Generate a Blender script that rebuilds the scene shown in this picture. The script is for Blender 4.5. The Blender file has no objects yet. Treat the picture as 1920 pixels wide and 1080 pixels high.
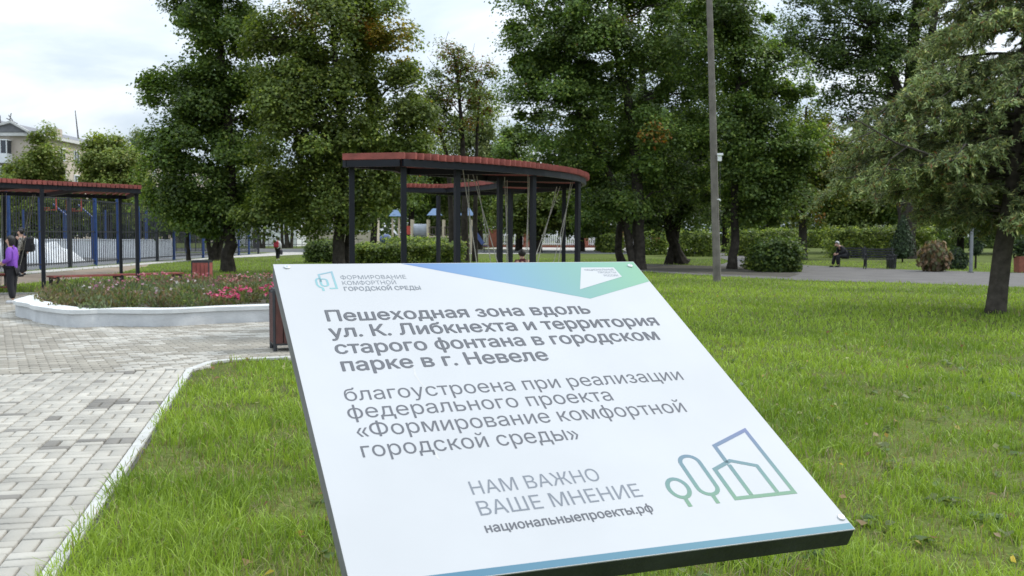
import bpy, bmesh, math, random
import numpy as np
from mathutils import Vector, Matrix

# ------------------------------------------------------------------ camera, sky, sun
SC = bpy.context.scene
COL = SC.collection
PW, PH, F = 1920.0, 1080.0, 1840.0
PITCH = math.atan((540 - 440) / F)
ROLL = 20.0 / 4778.0
CAMP = np.array([0.0, 0.0, 1.5])
FW = np.array([0, math.cos(PITCH), -math.sin(PITCH)])
_u0 = np.cross(np.array([1.0, 0, 0]), FW)
RT = np.array([1.0, 0, 0]) * math.cos(ROLL) + _u0 * math.sin(ROLL)
UP = np.cross(RT, FW)

cam_d = bpy.data.cameras.new("camera")
cam = bpy.data.objects.new("camera", cam_d)
COL.objects.link(cam)
cam_d.sensor_width = 36.0
cam_d.lens = 36.0 * F / PW
cam_d.clip_start = 0.05
cam_d.clip_end = 3000.0
m = Matrix((RT, UP, -FW)).transposed().to_4x4()
m.translation = Vector(CAMP)
cam.matrix_world = m
cam_d.dof.use_dof = True
cam_d.dof.focus_distance = 2.3
cam_d.dof.aperture_fstop = 15.0
SC.camera = cam

SUN_EL, SUN_AZ = math.radians(46), math.radians(62)     # from the right, a little behind the trees
sd = bpy.data.lights.new("sun", 'SUN')
sd.energy = 1.5
sd.angle = math.radians(12)
sd.color = (1.0, 0.955, 0.88)
sun = bpy.data.objects.new("sun", sd)
COL.objects.link(sun)
_sv = Vector((math.sin(SUN_AZ) * math.cos(SUN_EL), math.cos(SUN_AZ) * math.cos(SUN_EL), math.sin(SUN_EL)))
sun.rotation_euler = (-_sv).to_track_quat('-Z', 'Y').to_euler()
sun.location = (0, 0, 60)

world = bpy.data.worlds.new("World")
SC.world = world
world.use_nodes = True
wn, wl = world.node_tree.nodes, world.node_tree.links
wn.clear()
wout = wn.new('ShaderNodeOutputWorld')
wbg = wn.new('ShaderNodeBackground')
wbg.inputs['Strength'].default_value = 0.1
sky = wn.new('ShaderNodeTexSky')
sky.sky_type = 'NISHITA'
sky.sun_disc = False
sky.sun_elevation = SUN_EL
sky.sun_rotation = SUN_AZ
geo = wn.new('ShaderNodeNewGeometry')
# direction -> flat cloud layer
sep = wn.new('ShaderNodeSeparateXYZ')
tc = wn.new('ShaderNodeTexCoord')
wl.new(tc.outputs['Generated'], sep.inputs[0])
def wmath(op, a, b=None):
    n = wn.new('ShaderNodeMath'); n.operation = op
    for i, v in enumerate((a, b)):
        if v is None: continue
        if isinstance(v, (int, float)): n.inputs[i].default_value = v
        else: wl.new(v, n.inputs[i])
    return n.outputs[0]
zz = wmath('ADD', wmath('MAXIMUM', sep.outputs['Z'], 0.0), 0.16)
cmb = wn.new('ShaderNodeCombineXYZ')
wl.new(wmath('DIVIDE', sep.outputs['X'], zz), cmb.inputs[0])
wl.new(wmath('DIVIDE', sep.outputs['Y'], zz), cmb.inputs[1])
nz = wn.new('ShaderNodeTexNoise')
nz.inputs['Scale'].default_value = 1.1
nz.inputs['Detail'].default_value = 7.0
nz.inputs['Roughness'].default_value = 0.52
nz.inputs['Distortion'].default_value = 0.35
wl.new(cmb.outputs[0], nz.inputs['Vector'])
rmp = wn.new('ShaderNodeValToRGB')
cr = rmp.color_ramp
cr.elements[0].position = 0.36; cr.elements[0].color = (3.9, 4.75, 5.7, 1)
cr.elements[1].position = 0.70; cr.elements[1].color = (8.0, 8.3, 8.6, 1)
e = cr.elements.new(0.50); e.color = (5.3, 6.0, 6.75, 1)
wl.new(nz.outputs['Fac'], rmp.inputs['Fac'])
lum = wmath('ADD', wmath('MULTIPLY', wmath('MAXIMUM', sep.outputs['Z'], 0.0), 1.75), 0.79)
vs = wn.new('ShaderNodeVectorMath'); vs.operation = 'SCALE'
wl.new(rmp.outputs[0], vs.inputs[0]); wl.new(lum, vs.inputs['Scale'])
mixc = wn.new('ShaderNodeMix'); mixc.data_type = 'RGBA'
mixc.inputs['Factor'].default_value = 0.9
wl.new(sky.outputs[0], mixc.inputs[6])
wl.new(vs.outputs[0], mixc.inputs[7])
wl.new(mixc.outputs[2], wbg.inputs['Color'])
wl.new(wbg.outputs[0], wout.inputs['Surface'])

SC.view_settings.view_transform = 'Standard'
SC.view_settings.look = 'None'
SC.view_settings.gamma = 1.0
SC.view_settings.exposure = 0.6
SC.view_settings.use_curve_mapping = False
SC.render.engine = 'CYCLES'
cy = SC.cycles
cy.max_bounces = 6; cy.diffuse_bounces = 4; cy.glossy_bounces = 2; cy.transmission_bounces = 4
cy.use_denoising = True
cy.sample_clamp_indirect = 6.0
SC.render.use_persistent_data = False

# ------------------------------------------------------------------ pixel helpers (photo pixels, 1920 x 1080)
def ray(px, py):
    return FW * F + RT * (px - PW / 2) - UP * (py - PH / 2)
def G(px, py, z=0.0):
    d = ray(px, py)
    t = (z - CAMP[2]) / d[2]
    return CAMP + d * t
def at(px, py, y):
    d = ray(px, py)
    return CAMP + d * (y / d[1])
def gx(px, y):
    return at(px, 440, y)[0]

# ------------------------------------------------------------------ materials
def lin(h):
    if isinstance(h, str):
        h = h.lstrip('#'); v = [int(h[i:i + 2], 16) / 255 for i in (0, 2, 4)]
    else: v = [c / 255 for c in h]
    return tuple(c / 12.92 if c <= .04045 else ((c + .055) / 1.055) ** 2.4 for c in v)
def newmat(name):
    mt = bpy.data.materials.new(name); mt.use_nodes = True
    nt = mt.node_tree
    return mt, nt, nt.nodes['Principled BSDF']
def noise(nt, scale, detail=4, rough=.55, vec=None):
    n = nt.nodes.new('ShaderNodeTexNoise')
    n.inputs['Scale'].default_value = scale; n.inputs['Detail'].default_value = detail; n.inputs['Roughness'].default_value = rough
    t = nt.nodes.new('ShaderNodeTexCoord')
    nt.links.new(vec if vec is not None else t.outputs['Object'], n.inputs['Vector'])
    return n
def ramp(nt, fac, stops):
    r = nt.nodes.new('ShaderNodeValToRGB')
    while len(r.color_ramp.elements) < len(stops): r.color_ramp.elements.new(.5)
    for el, (p, c) in zip(r.color_ramp.elements, stops):
        el.position = p; el.color = (*c, 1)
    nt.links.new(fac, r.inputs[0])
    return r
def plain(name, c, rough=.6, vary=.12, scale=8, bump=0.0, metal=0.0, bscale=None, spec=.5):
    mt, nt, b = newmat(name)
    n = noise(nt, scale)
    lo = tuple(max(0, x * (1 - vary)) for x in c); hi = tuple(min(1, x * (1 + vary)) for x in c)
    r = ramp(nt, n.outputs['Fac'], [(.3, lo), (.7, hi)])
    nt.links.new(r.outputs[0], b.inputs['Base Color'])
    b.inputs['Roughness'].default_value = rough
    b.inputs['Metallic'].default_value = metal
    b.inputs['Specular IOR Level'].default_value = spec
    if bump:
        n2 = noise(nt, bscale or scale * 4)
        bp = nt.nodes.new('ShaderNodeBump'); bp.inputs['Strength'].default_value = bump; bp.inputs['Distance'].default_value = .02
        nt.links.new(n2.outputs['Fac'], bp.inputs['Height']); nt.links.new(bp.outputs[0], b.inputs['Normal'])
    return mt
def attrmat(name, rough=.5, transl=0.0, spec=.5, tint=(1.15, 1.2, .6), bump=0, stain=0):
    mt, nt, b = newmat(name)
    a = nt.nodes.new('ShaderNodeAttribute'); a.attribute_name = 'col'
    cout = a.outputs['Color']
    if stain:
        n = noise(nt, 2.3, 6)
        r = ramp(nt, n.outputs['Fac'], [(.35, (1 - stain,) * 3), (.6, (1, 1, 1))])
        mx = nt.nodes.new('ShaderNodeMix'); mx.data_type = 'RGBA'; mx.blend_type = 'MULTIPLY'; mx.inputs['Factor'].default_value = 1
        nt.links.new(cout, mx.inputs[6]); nt.links.new(r.outputs[0], mx.inputs[7]); cout = mx.outputs[2]
    nt.links.new(cout, b.inputs['Base Color'])
    b.inputs['Roughness'].default_value = rough
    b.inputs['Specular IOR Level'].default_value = spec
    if bump:
        n2 = noise(nt, 60)
        bp = nt.nodes.new('ShaderNodeBump'); bp.inputs['Strength'].default_value = bump; bp.inputs['Distance'].default_value = .01
        nt.links.new(n2.outputs['Fac'], bp.inputs['Height']); nt.links.new(bp.outputs[0], b.inputs['Normal'])
    if transl:
        t = nt.nodes.new('ShaderNodeBsdfTranslucent')
        mx = nt.nodes.new('ShaderNodeMix'); mx.data_type = 'RGBA'; mx.blend_type = 'MULTIPLY'; mx.inputs['Factor'].default_value = 1
        mx.inputs[7].default_value = (*tint, 1)
        nt.links.new(cout, mx.inputs[6]); nt.links.new(mx.outputs[2], t.inputs['Color'])
        ms = nt.nodes.new('ShaderNodeMixShader'); ms.inputs[0].default_value = transl
        nt.links.new(b.outputs[0], ms.inputs[1]); nt.links.new(t.outputs[0], ms.inputs[2])
        nt.links.new(ms.outputs[0], nt.nodes['Material Output'].inputs['Surface'])
    return mt

M = {}
M['leaf'] = attrmat('leaf', rough=.5, transl=.48, spec=.35)
M['needle'] = attrmat('needle', rough=.6, transl=.2, spec=.3)
M['grass'] = attrmat('grass_blade', rough=.5, transl=.35, spec=.35)
M['paver'] = attrmat('paver', rough=.85, spec=.3, bump=.5, stain=.22)
M['petal'] = attrmat('petal', rough=.6, transl=.25, tint=(1.1, 1, 1))
M['bark'] = plain('bark', (.042, .036, .03), .95, .45, 5, 1.0, bscale=14, spec=.1)
M['bark_grey'] = plain('bark_grey', (.075, .064, .054), .95, .4, 6, 1.0, bscale=18, spec=.1)
M['navy'] = plain('navy_metal', (.0065, .008, .0125), .5, .2, 6, spec=.3)
M['blue_metal'] = plain('blue_metal', (.014, .045, .16), .45, .2, 6)
M['dark_metal'] = plain('dark_metal', (.025, .027, .032), .5, .2, 6)
M['slat'] = plain('red_brown_slat', lin('#87453c'), .7, .28, 5, .3, bscale=30)
M['slat_dark'] = plain('dark_brown_slat', lin('#4d2b26'), .65, .3, 9, .3, bscale=40)
M['concrete'] = plain('concrete', (.54, .55, .555), .85, .15, 3, .35, bscale=30)
M['white_conc'] = plain('white_painted_concrete', (.60, .61, .60), .8, .10, 2.5, .3, bscale=25)
M['pole'] = plain('weathered_concrete', (.155, .138, .12), .9, .3, 3, .5, bscale=30)
M['white'] = plain('white_paint', (.75, .76, .77), .5, .06, 3)
M['rope'] = plain('rope', (.36, .35, .30), .8, .2, 20)
M['black'] = plain('black_plastic', (.012, .012, .014), .5, .2, 6)
M['skin'] = plain('skin', (.55, .33, .24), .6, .08, 20)
M['hair'] = plain('dark_hair', (.012, .01, .009), .6, .3, 40)
M['glass'] = plain('window_glass', (.05, .06, .075), .08, .3, 1)
M['brick'] = plain('red_brick', (.25, .085, .055), .9, .25, 10)

# ------------------------------------------------------------------ mesh helpers
WORLD = {}
def wm(o):
    if o is None: return Matrix.Identity(4)
    if o.name in WORLD: return WORLD[o.name]
    return Matrix.Identity(4)
def link(o, parent):
    COL.objects.link(o)
    if parent is not None: o.parent = parent
    WORLD[o.name] = wm(parent) @ Matrix.LocRotScale(o.location, o.rotation_euler, None)
def tag(o, label=None, cat=None, group=None, kind=None):
    if label: o['label'] = label
    if cat: o['category'] = cat
    if group: o['group'] = group
    if kind: o['kind'] = kind
    return o
def thing(name, label, cat, loc=(0, 0, 0), rz=0.0, group=None):
    o = bpy.data.objects.new(name, None)
    o.empty_display_size = .2
    o.location = Vector([float(v) for v in loc]); o.rotation_euler = (0, 0, rz)
    link(o, None)
    return tag(o, label, cat, group)
def npmesh(name, V, F4=None, F3=None, mat=None, parent=None, col=None, world=True, smooth=False):
    V = np.asarray(V, np.float64).reshape(-1, 3)
    if world and parent is not None:
        mi = np.array(wm(parent).inverted())
        V = V @ mi[:3, :3].T + mi[:3, 3]
    me = bpy.data.meshes.new(name)
    parts = []
    n4 = 0 if F4 is None else len(F4); n3 = 0 if F3 is None else len(F3)
    me.vertices.add(len(V)); me.vertices.foreach_set('co', V.astype(np.float32).ravel())
    idx = []
    if n4: idx.append(np.asarray(F4, np.int32).ravel())
    if n3: idx.append(np.asarray(F3, np.int32).ravel())
    idx = np.concatenate(idx)
    me.loops.add(len(idx)); me.loops.foreach_set('vertex_index', idx)
    me.polygons.add(n4 + n3)
    st = np.concatenate([np.arange(n4, dtype=np.int32) * 4, n4 * 4 + np.arange(n3, dtype=np.int32) * 3])
    me.polygons.foreach_set('loop_start', st)
    if smooth: me.polygons.foreach_set('use_smooth', np.ones(n4 + n3, bool))
    me.update(calc_edges=True)
    if col is not None:
        ca = me.attributes.new('col', 'FLOAT_COLOR', 'POINT')
        c = np.ones((len(V), 4), np.float32); c[:, :3] = col
        ca.data.foreach_set('color', c.ravel())
    if mat is not None: me.materials.append(mat)
    o = bpy.data.objects.new(name, me)
    link(o, parent)
    return o

class MB:
    """collects shapes (in world coordinates unless told otherwise) that become ONE mesh object"""
    def __init__(s): s.v, s.f = [], []
    def add(s, V, Fs):
        b = len(s.v); s.v += [tuple(map(float, p)) for p in V]; s.f += [tuple(i + b for i in f) for f in Fs]; return s
    def box(s, c, d, rz=0.0, R=None, taper=1.0):
        x, y, z = [q / 2 for q in d]
        V = np.array([[-x, -y, -z], [x, -y, -z], [x, y, -z], [-x, y, -z], [-x * taper, -y * taper, z], [x * taper, -y * taper, z], [x * taper, y * taper, z], [-x * taper, y * taper, z]])
        if R is None:
            cs, sn = math.cos(rz), math.sin(rz); R = np.array([[cs, -sn, 0], [sn, cs, 0], [0, 0, 1]])
        V = V @ np.array(R).T + np.array(c)
        return s.add(V, [(0, 3, 2, 1), (4, 5, 6, 7), (0, 1, 5, 4), (1, 2, 6, 5), (2, 3, 7, 6), (3, 0, 4, 7)])
    def beam(s, a, b, w, h, up=(0, 0, 1)):
        a, b = np.array(a, float), np.array(b, float); d = b - a; L = np.linalg.norm(d); d /= L
        up = np.array(up, float); sx = np.cross(d, up); 
        if np.linalg.norm(sx) < 1e-6: sx = np.cross(d, (1, 0, 0))
        sx /= np.linalg.norm(sx); uz = np.cross(sx, d)
        return s.box((a + b) / 2, (w, L, h), R=np.array([sx, d, uz]).T)
    def tube(s, pts, rad, n=8, cap=True):
        pts = [np.array(p, float) for p in pts]
        if np.isscalar(rad): rad = [rad] * len(pts)
        V, Fs = [], []
        ref = np.array([1.0, 0.02, 0.03])
        for i, p in enumerate(pts):
            d = pts[min(i + 1, len(pts) - 1)] - pts[max(i - 1, 0)]; d = d / (np.linalg.norm(d) + 1e-9)
            a = ref - d * (ref @ d)
            if np.linalg.norm(a) < .1: a = np.array([0, 1.0, 0]) - d * d[1]
            a /= np.linalg.norm(a); b = np.cross(d, a); ref = a
            for k in range(n):
                t = 2 * math.pi * k / n; V.append(p + rad[i] * (math.cos(t) * a + math.sin(t) * b))
        for i in range(len(pts) - 1):
            for k in range(n):
                k2 = (k + 1) % n; Fs.append((i * n + k, i * n + k2, (i + 1) * n + k2, (i + 1) * n + k))
        if cap:
            Fs.append(tuple(range(n - 1, -1, -1))); Fs.append(tuple((len(pts) - 1) * n + k for k in range(n)))
        return s.add(V, Fs)
    def ball(s, c, r, nu=10, nv=7):
        r = np.array([r] * 3 if np.isscalar(r) else r, float); V, Fs = [], []
        for j in range(nv + 1):
            ph = math.pi * j / nv
            for i in range(nu):
                th = 2 * math.pi * i / nu
                V.append(np.array(c) + r * np.array([math.sin(ph) * math.cos(th), math.sin(ph) * math.sin(th), math.cos(ph)]))
        for j in range(nv):
            for i in range(nu):
                i2 = (i + 1) % nu; Fs.append((j * nu + i, (j + 1) * nu + i, (j + 1) * nu + i2, j * nu + i2))
        return s.add(V, Fs)
    def prism(s, poly, z0, z1):
        n = len(poly)
        V = [(p[0], p[1], z0) for p in poly] + [(p[0], p[1], z1) for p in poly]
        ar = sum(poly[i][0] * poly[(i + 1) % n][1] - poly[(i + 1) % n][0] * poly[i][1] for i in range(n))
        Fs = [tuple(range(n - 1, -1, -1)), tuple(range(n, 2 * n))] + [(i, (i + 1) % n, n + (i + 1) % n, n + i) for i in range(n)]
        if ar < 0: Fs = [tuple(reversed(f)) for f in Fs]
        return s.add(V, Fs)
    def build(s, name, mat, parent=None, world=True, smooth=False, bevel=0.0):
        me = bpy.data.meshes.new(name)
        V = np.array(s.v, float)
        if world and parent is not None:
            mi = np.array(wm(parent).inverted()); V = V @ mi[:3, :3].T + mi[:3, 3]
        me.from_pydata([tuple(p) for p in V], [], s.f)
        me.update()
        if bevel:
            bm = bmesh.new(); bm.from_mesh(me)
            bmesh.ops.bevel(bm, geom=list(bm.edges), offset=bevel, segments=1, affect='EDGES', clamp_overlap=True)
            bm.to_mesh(me); bm.free()
        if smooth:
            for p in me.polygons: p.use_smooth = True
        me.materials.append(mat)
        o = bpy.data.objects.new(name, me); link(o, parent)
        return o
def structure(o): o['kind'] = 'structure'; return o
def inpoly(x, y, poly):
    x = np.asarray(x); y = np.asarray(y); r = np.zeros(x.shape, bool); n = len(poly)
    for i in range(n):
        x0, y0 = poly[i][:2]; x1, y1 = poly[(i + 1) % n][:2]
        if y0 == y1: continue
        c = ((y0 > y) != (y1 > y)) & (x < (x1 - x0) * (y - y0) / (y1 - y0) + x0); r ^= c
    return r
def sheet(name, poly, z, mat):
    n = len(poly)
    ar = sum(poly[i][0] * poly[(i + 1) % n][1] - poly[(i + 1) % n][0] * poly[i][1] for i in range(n))
    if ar < 0: poly = poly[::-1]
    mb = MB(); mb.add([(p[0], p[1], z) for p in poly], [tuple(range(n))])
    return structure(mb.build(name, mat))
def vnoise(x, y, seed=0, s=1.0):
    """cheap smooth value noise for colours and density"""
    r = np.random.default_rng(seed); T = r.random((64, 64)); x = np.asarray(x) / s + 1000; y = np.asarray(y) / s + 1000
    xi = np.floor(x).astype(int); yi = np.floor(y).astype(int); fx = x - xi; fy = y - yi
    fx = fx * fx * (3 - 2 * fx); fy = fy * fy * (3 - 2 * fy); g = lambda a, b: T[a % 64, b % 64]
    return (g(xi, yi) * (1 - fx) + g(xi + 1, yi) * fx) * (1 - fy) + (g(xi, yi + 1) * (1 - fx) + g(xi + 1, yi + 1) * fx) * fy

# ------------------------------------------------------------------ ground
mt, nt, b = newmat('lawn_soil')
n1 = noise(nt, .5, 6); n2 = noise(nt, 28, 6)
r1 = ramp(nt, n1.outputs['Fac'], [(.3, (.075, .088, .024)), (.55, (.105, .135, .03)), (.75, (.125, .135, .045))])
r2 = ramp(nt, n2.outputs['Fac'], [(.3, (.55, .55, .55)), (.7, (1.2, 1.2, 1.2))])
mx = nt.nodes.new('ShaderNodeMix'); mx.data_type = 'RGBA'; mx.blend_type = 'MULTIPLY'; mx.inputs['Factor'].default_value = 1
nt.links.new(r1.outputs[0], mx.inputs[6]); nt.links.new(r2.outputs[0], mx.inputs[7]); nt.links.new(mx.outputs[2], b.inputs['Base Color'])
b.inputs['Roughness'].default_value = 1; b.inputs['Specular IOR Level'].default_value = .1
M['lawn'] = mt
M['asphalt'] = plain('asphalt', (.115, .113, .112), .9, .25, 1.5, .4, bscale=60)
M['path'] = plain('path_asphalt', (.105, .096, .088), .9, .22, .9, .4, bscale=50)
M['path_pale'] = plain('path_pale', (.40, .375, .34), .9, .15, .9, .3, bscale=50)
M['dirt'] = plain('dirt', (.23, .175, .125), 1, .3, 1.2, .4, bscale=30)
M['shade_dirt'] = plain('painted_shade_soil', (.055, .048, .034), 1, .45, .8, .5, bscale=20)  # soil colour darkened to carry tree shade as well
M['sand'] = plain('joint_sand', (.075, .072, .06), 1, .3, 6, .3)

sheet('ground', [(-1500, -1500), (1500, -1500), (1500, 1500), (-1500, 1500)], 0.0, M['lawn'])
g = lambda *a: tuple(G(*a)[:2])
court = [(-19.3, 30), (-19.05, 47), (-18.9, 75), (-75, 75), (-75, 20), (-19.3, 20)]
sheet('asphalt_court', court, 0.006, M['asphalt'])
road = [(-120, 79), (-18.8, 79), (3, 79), (18, 76), (18, 96), (-120, 104)]
sheet('road', road, 0.005, M['asphalt'])
sidewalk = [(-18.7, 72), (-14, 76.2), (2, 76.4), (2, 78.7), (-18.7, 78.7)]
sheet('road_kerb_path', sidewalk, 0.012, M['path_pale'])
fencepath = [(-18.8, 28), (-17.6, 28), (-17.4, 60), (-14.2, 75.8), (-18.5, 71.5)]
sheet('court_edging_path', fencepath, 0.010, M['path_pale'])
dirt = [g(-40, 548), g(60, 533), g(190, 513), g(330, 497), g(300, 503), g(180, 522), g(110, 534), g(-40, 556)]
dirt = [(-18, 26), (-17.5, 30), (-17.4, 47), (-16.4, 44), (-14.6, 36), (-14.2, 31), (-14.5, 27)]
sheet('dirt_strip', dirt, 0.004, M['dirt'])
rpath = [g(2300, 520), g(1900, 511.5), g(1700, 506), g(1500, 497), g(1390, 478), g(1310, 471), g(1325, 475), g(1370, 490), g(1330, 503),
         g(1200, 497), g(1100, 500), g(1100, 506), g(1200, 509), g(1330, 517), g(1500, 526), g(1700, 531), g(1920, 539), g(2300, 560)]
sheet('park_path', rpath, 0.006, M['path'])
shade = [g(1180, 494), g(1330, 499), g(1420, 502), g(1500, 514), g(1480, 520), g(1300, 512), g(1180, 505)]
sheet('painted_shade_soil', shade, 0.011, M['shade_dirt'])  # bare soil under the trees, their shade put into its dark colour
farpath = [g(900, 466), g(1080, 471), g(1250, 472), g(1320, 472), g(1320, 466), g(1200, 465), g(1000, 461)]
sheet('sand_path', farpath, 0.009, M['path_pale'])

# paved walk and plaza
K0 = np.array([-1.97, 4.31]); K1 = np.array([-3.54, 11.04])
kd = (K1 - K0) / np.linalg.norm(K1 - K0); kn = np.array([-kd[1], kd[0]])       # kn points left
c0 = K0 - kd * 4.0
corner = K0 + kd * 6.45
plaza_edge_px = [(372, 690), (392, 684), (430, 680), (556, 674), (700, 670)]
pe = [G(*p)[:2] for p in plaza_edge_px]
walk_poly = [tuple(c0), tuple(corner), tuple(corner + kn * 9), tuple(c0 + kn * 9)]
plaza_poly = [tuple(corner), *[tuple(p) for p in pe[1:]], (1.9, 13.3), (2.5, 20), (2.2, 26.2), (-3, 29), (-8, 28), (-9.2, 24.2), (-13.5, 23.3), (-20, 22.6), (-20, 9), tuple(corner + kn * 9)]
sheet('paving_bed', walk_poly, 0.007, M['sand'])
sheet('plaza_bed', plaza_poly, 0.008, M['sand'])
rng = np.random.default_rng(5)
def pavers(name, cx, cy, lx, ly, dirx, cols, z1, gap=.013, ch=.005):
    """cx,cy centres; lx,ly sizes along local axes dirx / perpendicular"""
    n = len(cx); px_, py_ = dirx[:, 0], dirx[:, 1]
    def ring(ix, iy, z):
        out = []
        for sx, sy in ((-1, -1), (1, -1), (1, 1), (-1, 1)):
            ux = sx * (lx / 2 - ix); uy = sy * (ly / 2 - iy)
            out.append(np.stack([cx + px_ * ux - py_ * uy, cy + py_ * ux + px_ * uy, z], -1))
        return out
    tilt = z1 + rng.normal(0, .0012, n)
    top = ring(gap / 2 + ch, gap / 2 + ch, tilt); bot = ring(gap / 2, gap / 2, tilt - ch); low = ring(gap / 2, gap / 2, np.full(n, .0))
    V = np.stack(top + bot + low, 1).reshape(-1, 3); base = np.arange(n)[:, None] * 12
    Fs = [base + np.array([[0, 1, 2, 3]])]
    for k in range(4):
        k2 = (k + 1) % 4
        Fs.append(base + np.array([[4 + k, 4 + k2, k2, k]])); Fs.append(base + np.array([[8 + k, 8 + k2, 4 + k2, 4 + k]]))
    o = npmesh(name, V, F4=np.concatenate(Fs), mat=M['paver'], col=np.repeat(cols, 12, 0))
    return structure(o)
# walk: basket weave of paired stones
cx, cy, lx, ly = [], [], [], []
for i in range(0, 44):
    for j in range(-4, 54):
        if (i + j) % 2: items = [(.05, .1, .1, .2), (.15, .1, .1, .2)]
        else: items = [(.1, .05, .2, .1), (.1, .15, .2, .1)]
        for a, b_, s1, s2 in items:
            p = K0 + kd * (j * .2 + b_) + kn * (.10 + i * .2 + a)
            cx.append(p[0]); cy.append(p[1]); lx.append(s1); ly.append(s2)
cx, cy, lx, ly = map(np.array, (cx, cy, lx, ly))
al = (cx - K0[0]) * kd[0] + (cy - K0[1]) * kd[1]
ok = (al < 6.4) & (cx > -.56 * cy - 3.5)
cx, cy, lx, ly = cx[ok], cy[ok], lx[ok], ly[ok]
n = len(cx); br = rng.normal(1, .07, n) * (.92 + .16 * vnoise(cx, cy, 3, .9))
cols = np.array([.41, .385, .335])[None] * br[:, None]
dk = rng.random(n) < (.04 + .5 * (vnoise(cx, cy, 8, .7) > .78))
cols[dk] = np.array([.21, .195, .172]) * rng.normal(1, .08, dk.sum())[:, None]
pavers('paving_stones', cx, cy, lx, ly, np.repeat((-kn)[None], n, 0), cols, .03)
# plaza: running bond, greyer
pd = np.array([math.cos(math.radians(28)), math.sin(math.radians(28))]); pn = np.array([-pd[1], pd[0]])
ii, jj = np.meshgrid(np.arange(-120, 120), np.arange(-160, 160), indexing='ij')
P0 = np.array([-6.0, 18.0])
cx = P0[0] + pd[0] * (ii * .2 + (jj % 2) * .1) + pn[0] * jj * .1; cy = P0[1] + pd[1] * (ii * .2 + (jj % 2) * .1) + pn[1] * jj * .1
cx, cy = cx.ravel(), cy.ravel()
ok = inpoly(cx, cy, plaza_poly) & (np.hypot(cx + 4.6, cy - 19.7) > 2.6) & (cx > -.56 * cy - 3)
cx, cy = cx[ok], cy[ok]; n = len(cx)
br = rng.normal(1, .08, n) * (.9 + .2 * vnoise(cx, cy, 4, 1.3))
cols = np.array([.29, .265, .22])[None] * br[:, None]
lt = rng.random(n) < .10 + .62 * (vnoise(cx * .6, cy * 1.3, 9, .8) > .60)
cols[lt] = np.array([.43, .405, .355]) * rng.normal(1, .07, lt.sum())[:, None]
pavers('plaza_stones', cx, cy, np.full(n, .2), np.full(n, .1), np.repeat(pd[None], n, 0), cols, .029)
# kerb strips between stones and lawn
kb = MB()
def kerb_run(pts, w=.09, z=.040):
    for a, b_ in zip(pts[:-1], pts[1:]):
        a, b_ = np.array(a), np.array(b_); L = np.linalg.norm(b_ - a); k = max(1, round(L / 1.0)); d = (b_ - a) / L
        for q in range(k):
            s_, e_ = a + d * (L * q / k + .003), a + d * (L * (q + 1) / k - .003); mid = (s_ + e_) / 2
            kb.box((mid[0], mid[1], z / 2), (np.linalg.norm(e_ - s_), w, z), math.atan2(d[1], d[0]))
kerb_run([K0 - kd * 3.5 + kn * .06, corner + kn * .06], .07, .034)
kerb_run([tuple(corner + kn * .05)] + [tuple(p + np.array([0, .06])) for p in pe[1:]] + [(1.9, 13.3), (2.5, 20), (2.2, 26.2)], .08, .036)
kerb_run([(-20, 22.65), (-13.5, 23.35), (-9.2, 24.25)], .1, .05)
structure(kb.build('kerb', plain('kerb_concrete', (.46, .455, .43), .9, .12, 4, .3, bscale=40), bevel=.006))

# ------------------------------------------------------------------ lawn blades
NOGRASS = [walk_poly, plaza_poly, court, road, sidewalk, fencepath, dirt, rpath, shade, farpath]
def blades(name, X, Y, hgt, wid, cols, seed):
    r = np.random.default_rng(seed); n = len(X)
    th = r.random(n) * 2 * np.pi; dx, dy = np.cos(th), np.sin(th)
    lean = r.gamma(2.0, .28, n) * hgt; curl = r.random(n) * .9
    az = r.random(n) * 2 * np.pi; lx_, ly_ = np.cos(az), np.sin(az)
    V = np.zeros((n, 7, 3))
    for k, (t, w) in enumerate(((0, 1.0), (.42, .95), (.78, .62))):
        q = t ** (1.5 + curl)
        for s, sg in ((0, -1), (1, 1)):
            V[:, 2 * k + s, 0] = X + lx_ * lean * q + dx * wid * .5 * w * sg
            V[:, 2 * k + s, 1] = Y + ly_ * lean * q + dy * wid * .5 * w * sg
            V[:, 2 * k + s, 2] = hgt * t * (1 - .22 * t * np.minimum(lean / hgt, 1.4))
    V[:, 6, 0] = X + lx_ * lean; V[:, 6, 1] = Y + ly_ * lean; V[:, 6, 2] = hgt * (1 - .32 * np.minimum(lean / hgt, 1.6))
    b_ = np.arange(n)[:, None] * 7
    F4 = np.concatenate([b_ + np.array([[0, 1, 3, 2]]), b_ + np.array([[2, 3, 5, 4]])]); F3 = b_ + np.array([[4, 5, 6]])
    c = np.repeat(cols, 7, 0)
    o = npmesh(name, V.reshape(-1, 3), F4, F3, M['grass'], None, c); o['kind'] = 'stuff'
    return o
r = np.random.default_rng(11)
def sample_lawn(n, r0, r1, pw, a0=-.68, a1=.68):
    u = r.random(n); 
    if pw == 2: rr = r0 * (r1 / r0) ** u          # density ~ 1/r^2
    else: rr = np.sqrt(r0 * r0 + u * (r1 * r1 - r0 * r0))
    th = a0 + (a1 - a0) * r.random(n)
    return rr * np.sin(th), rr * np.cos(th), rr
X1, Y1, R1 = sample_lawn(60000, 1.0, 3.6, 1)
X2, Y2, R2 = sample_lawn(330000, 3.6, 62, 2)
X, Y, RR = np.concatenate([X1, X2]), np.concatenate([Y1, Y2]), np.concatenate([R1, R2])
walk_in = [tuple(K0 - kd * 4 + kn * .06), tuple(corner + kn * .05), walk_poly[2], walk_poly[3]]
ok = np.ones(len(X), bool)
for poly in [walk_in] + NOGRASS[1:]: ok &= ~inpoly(X, Y, poly)
bald = vnoise(X, Y, 21, .55) * .6 + vnoise(X, Y, 22, .22) * .4
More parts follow.
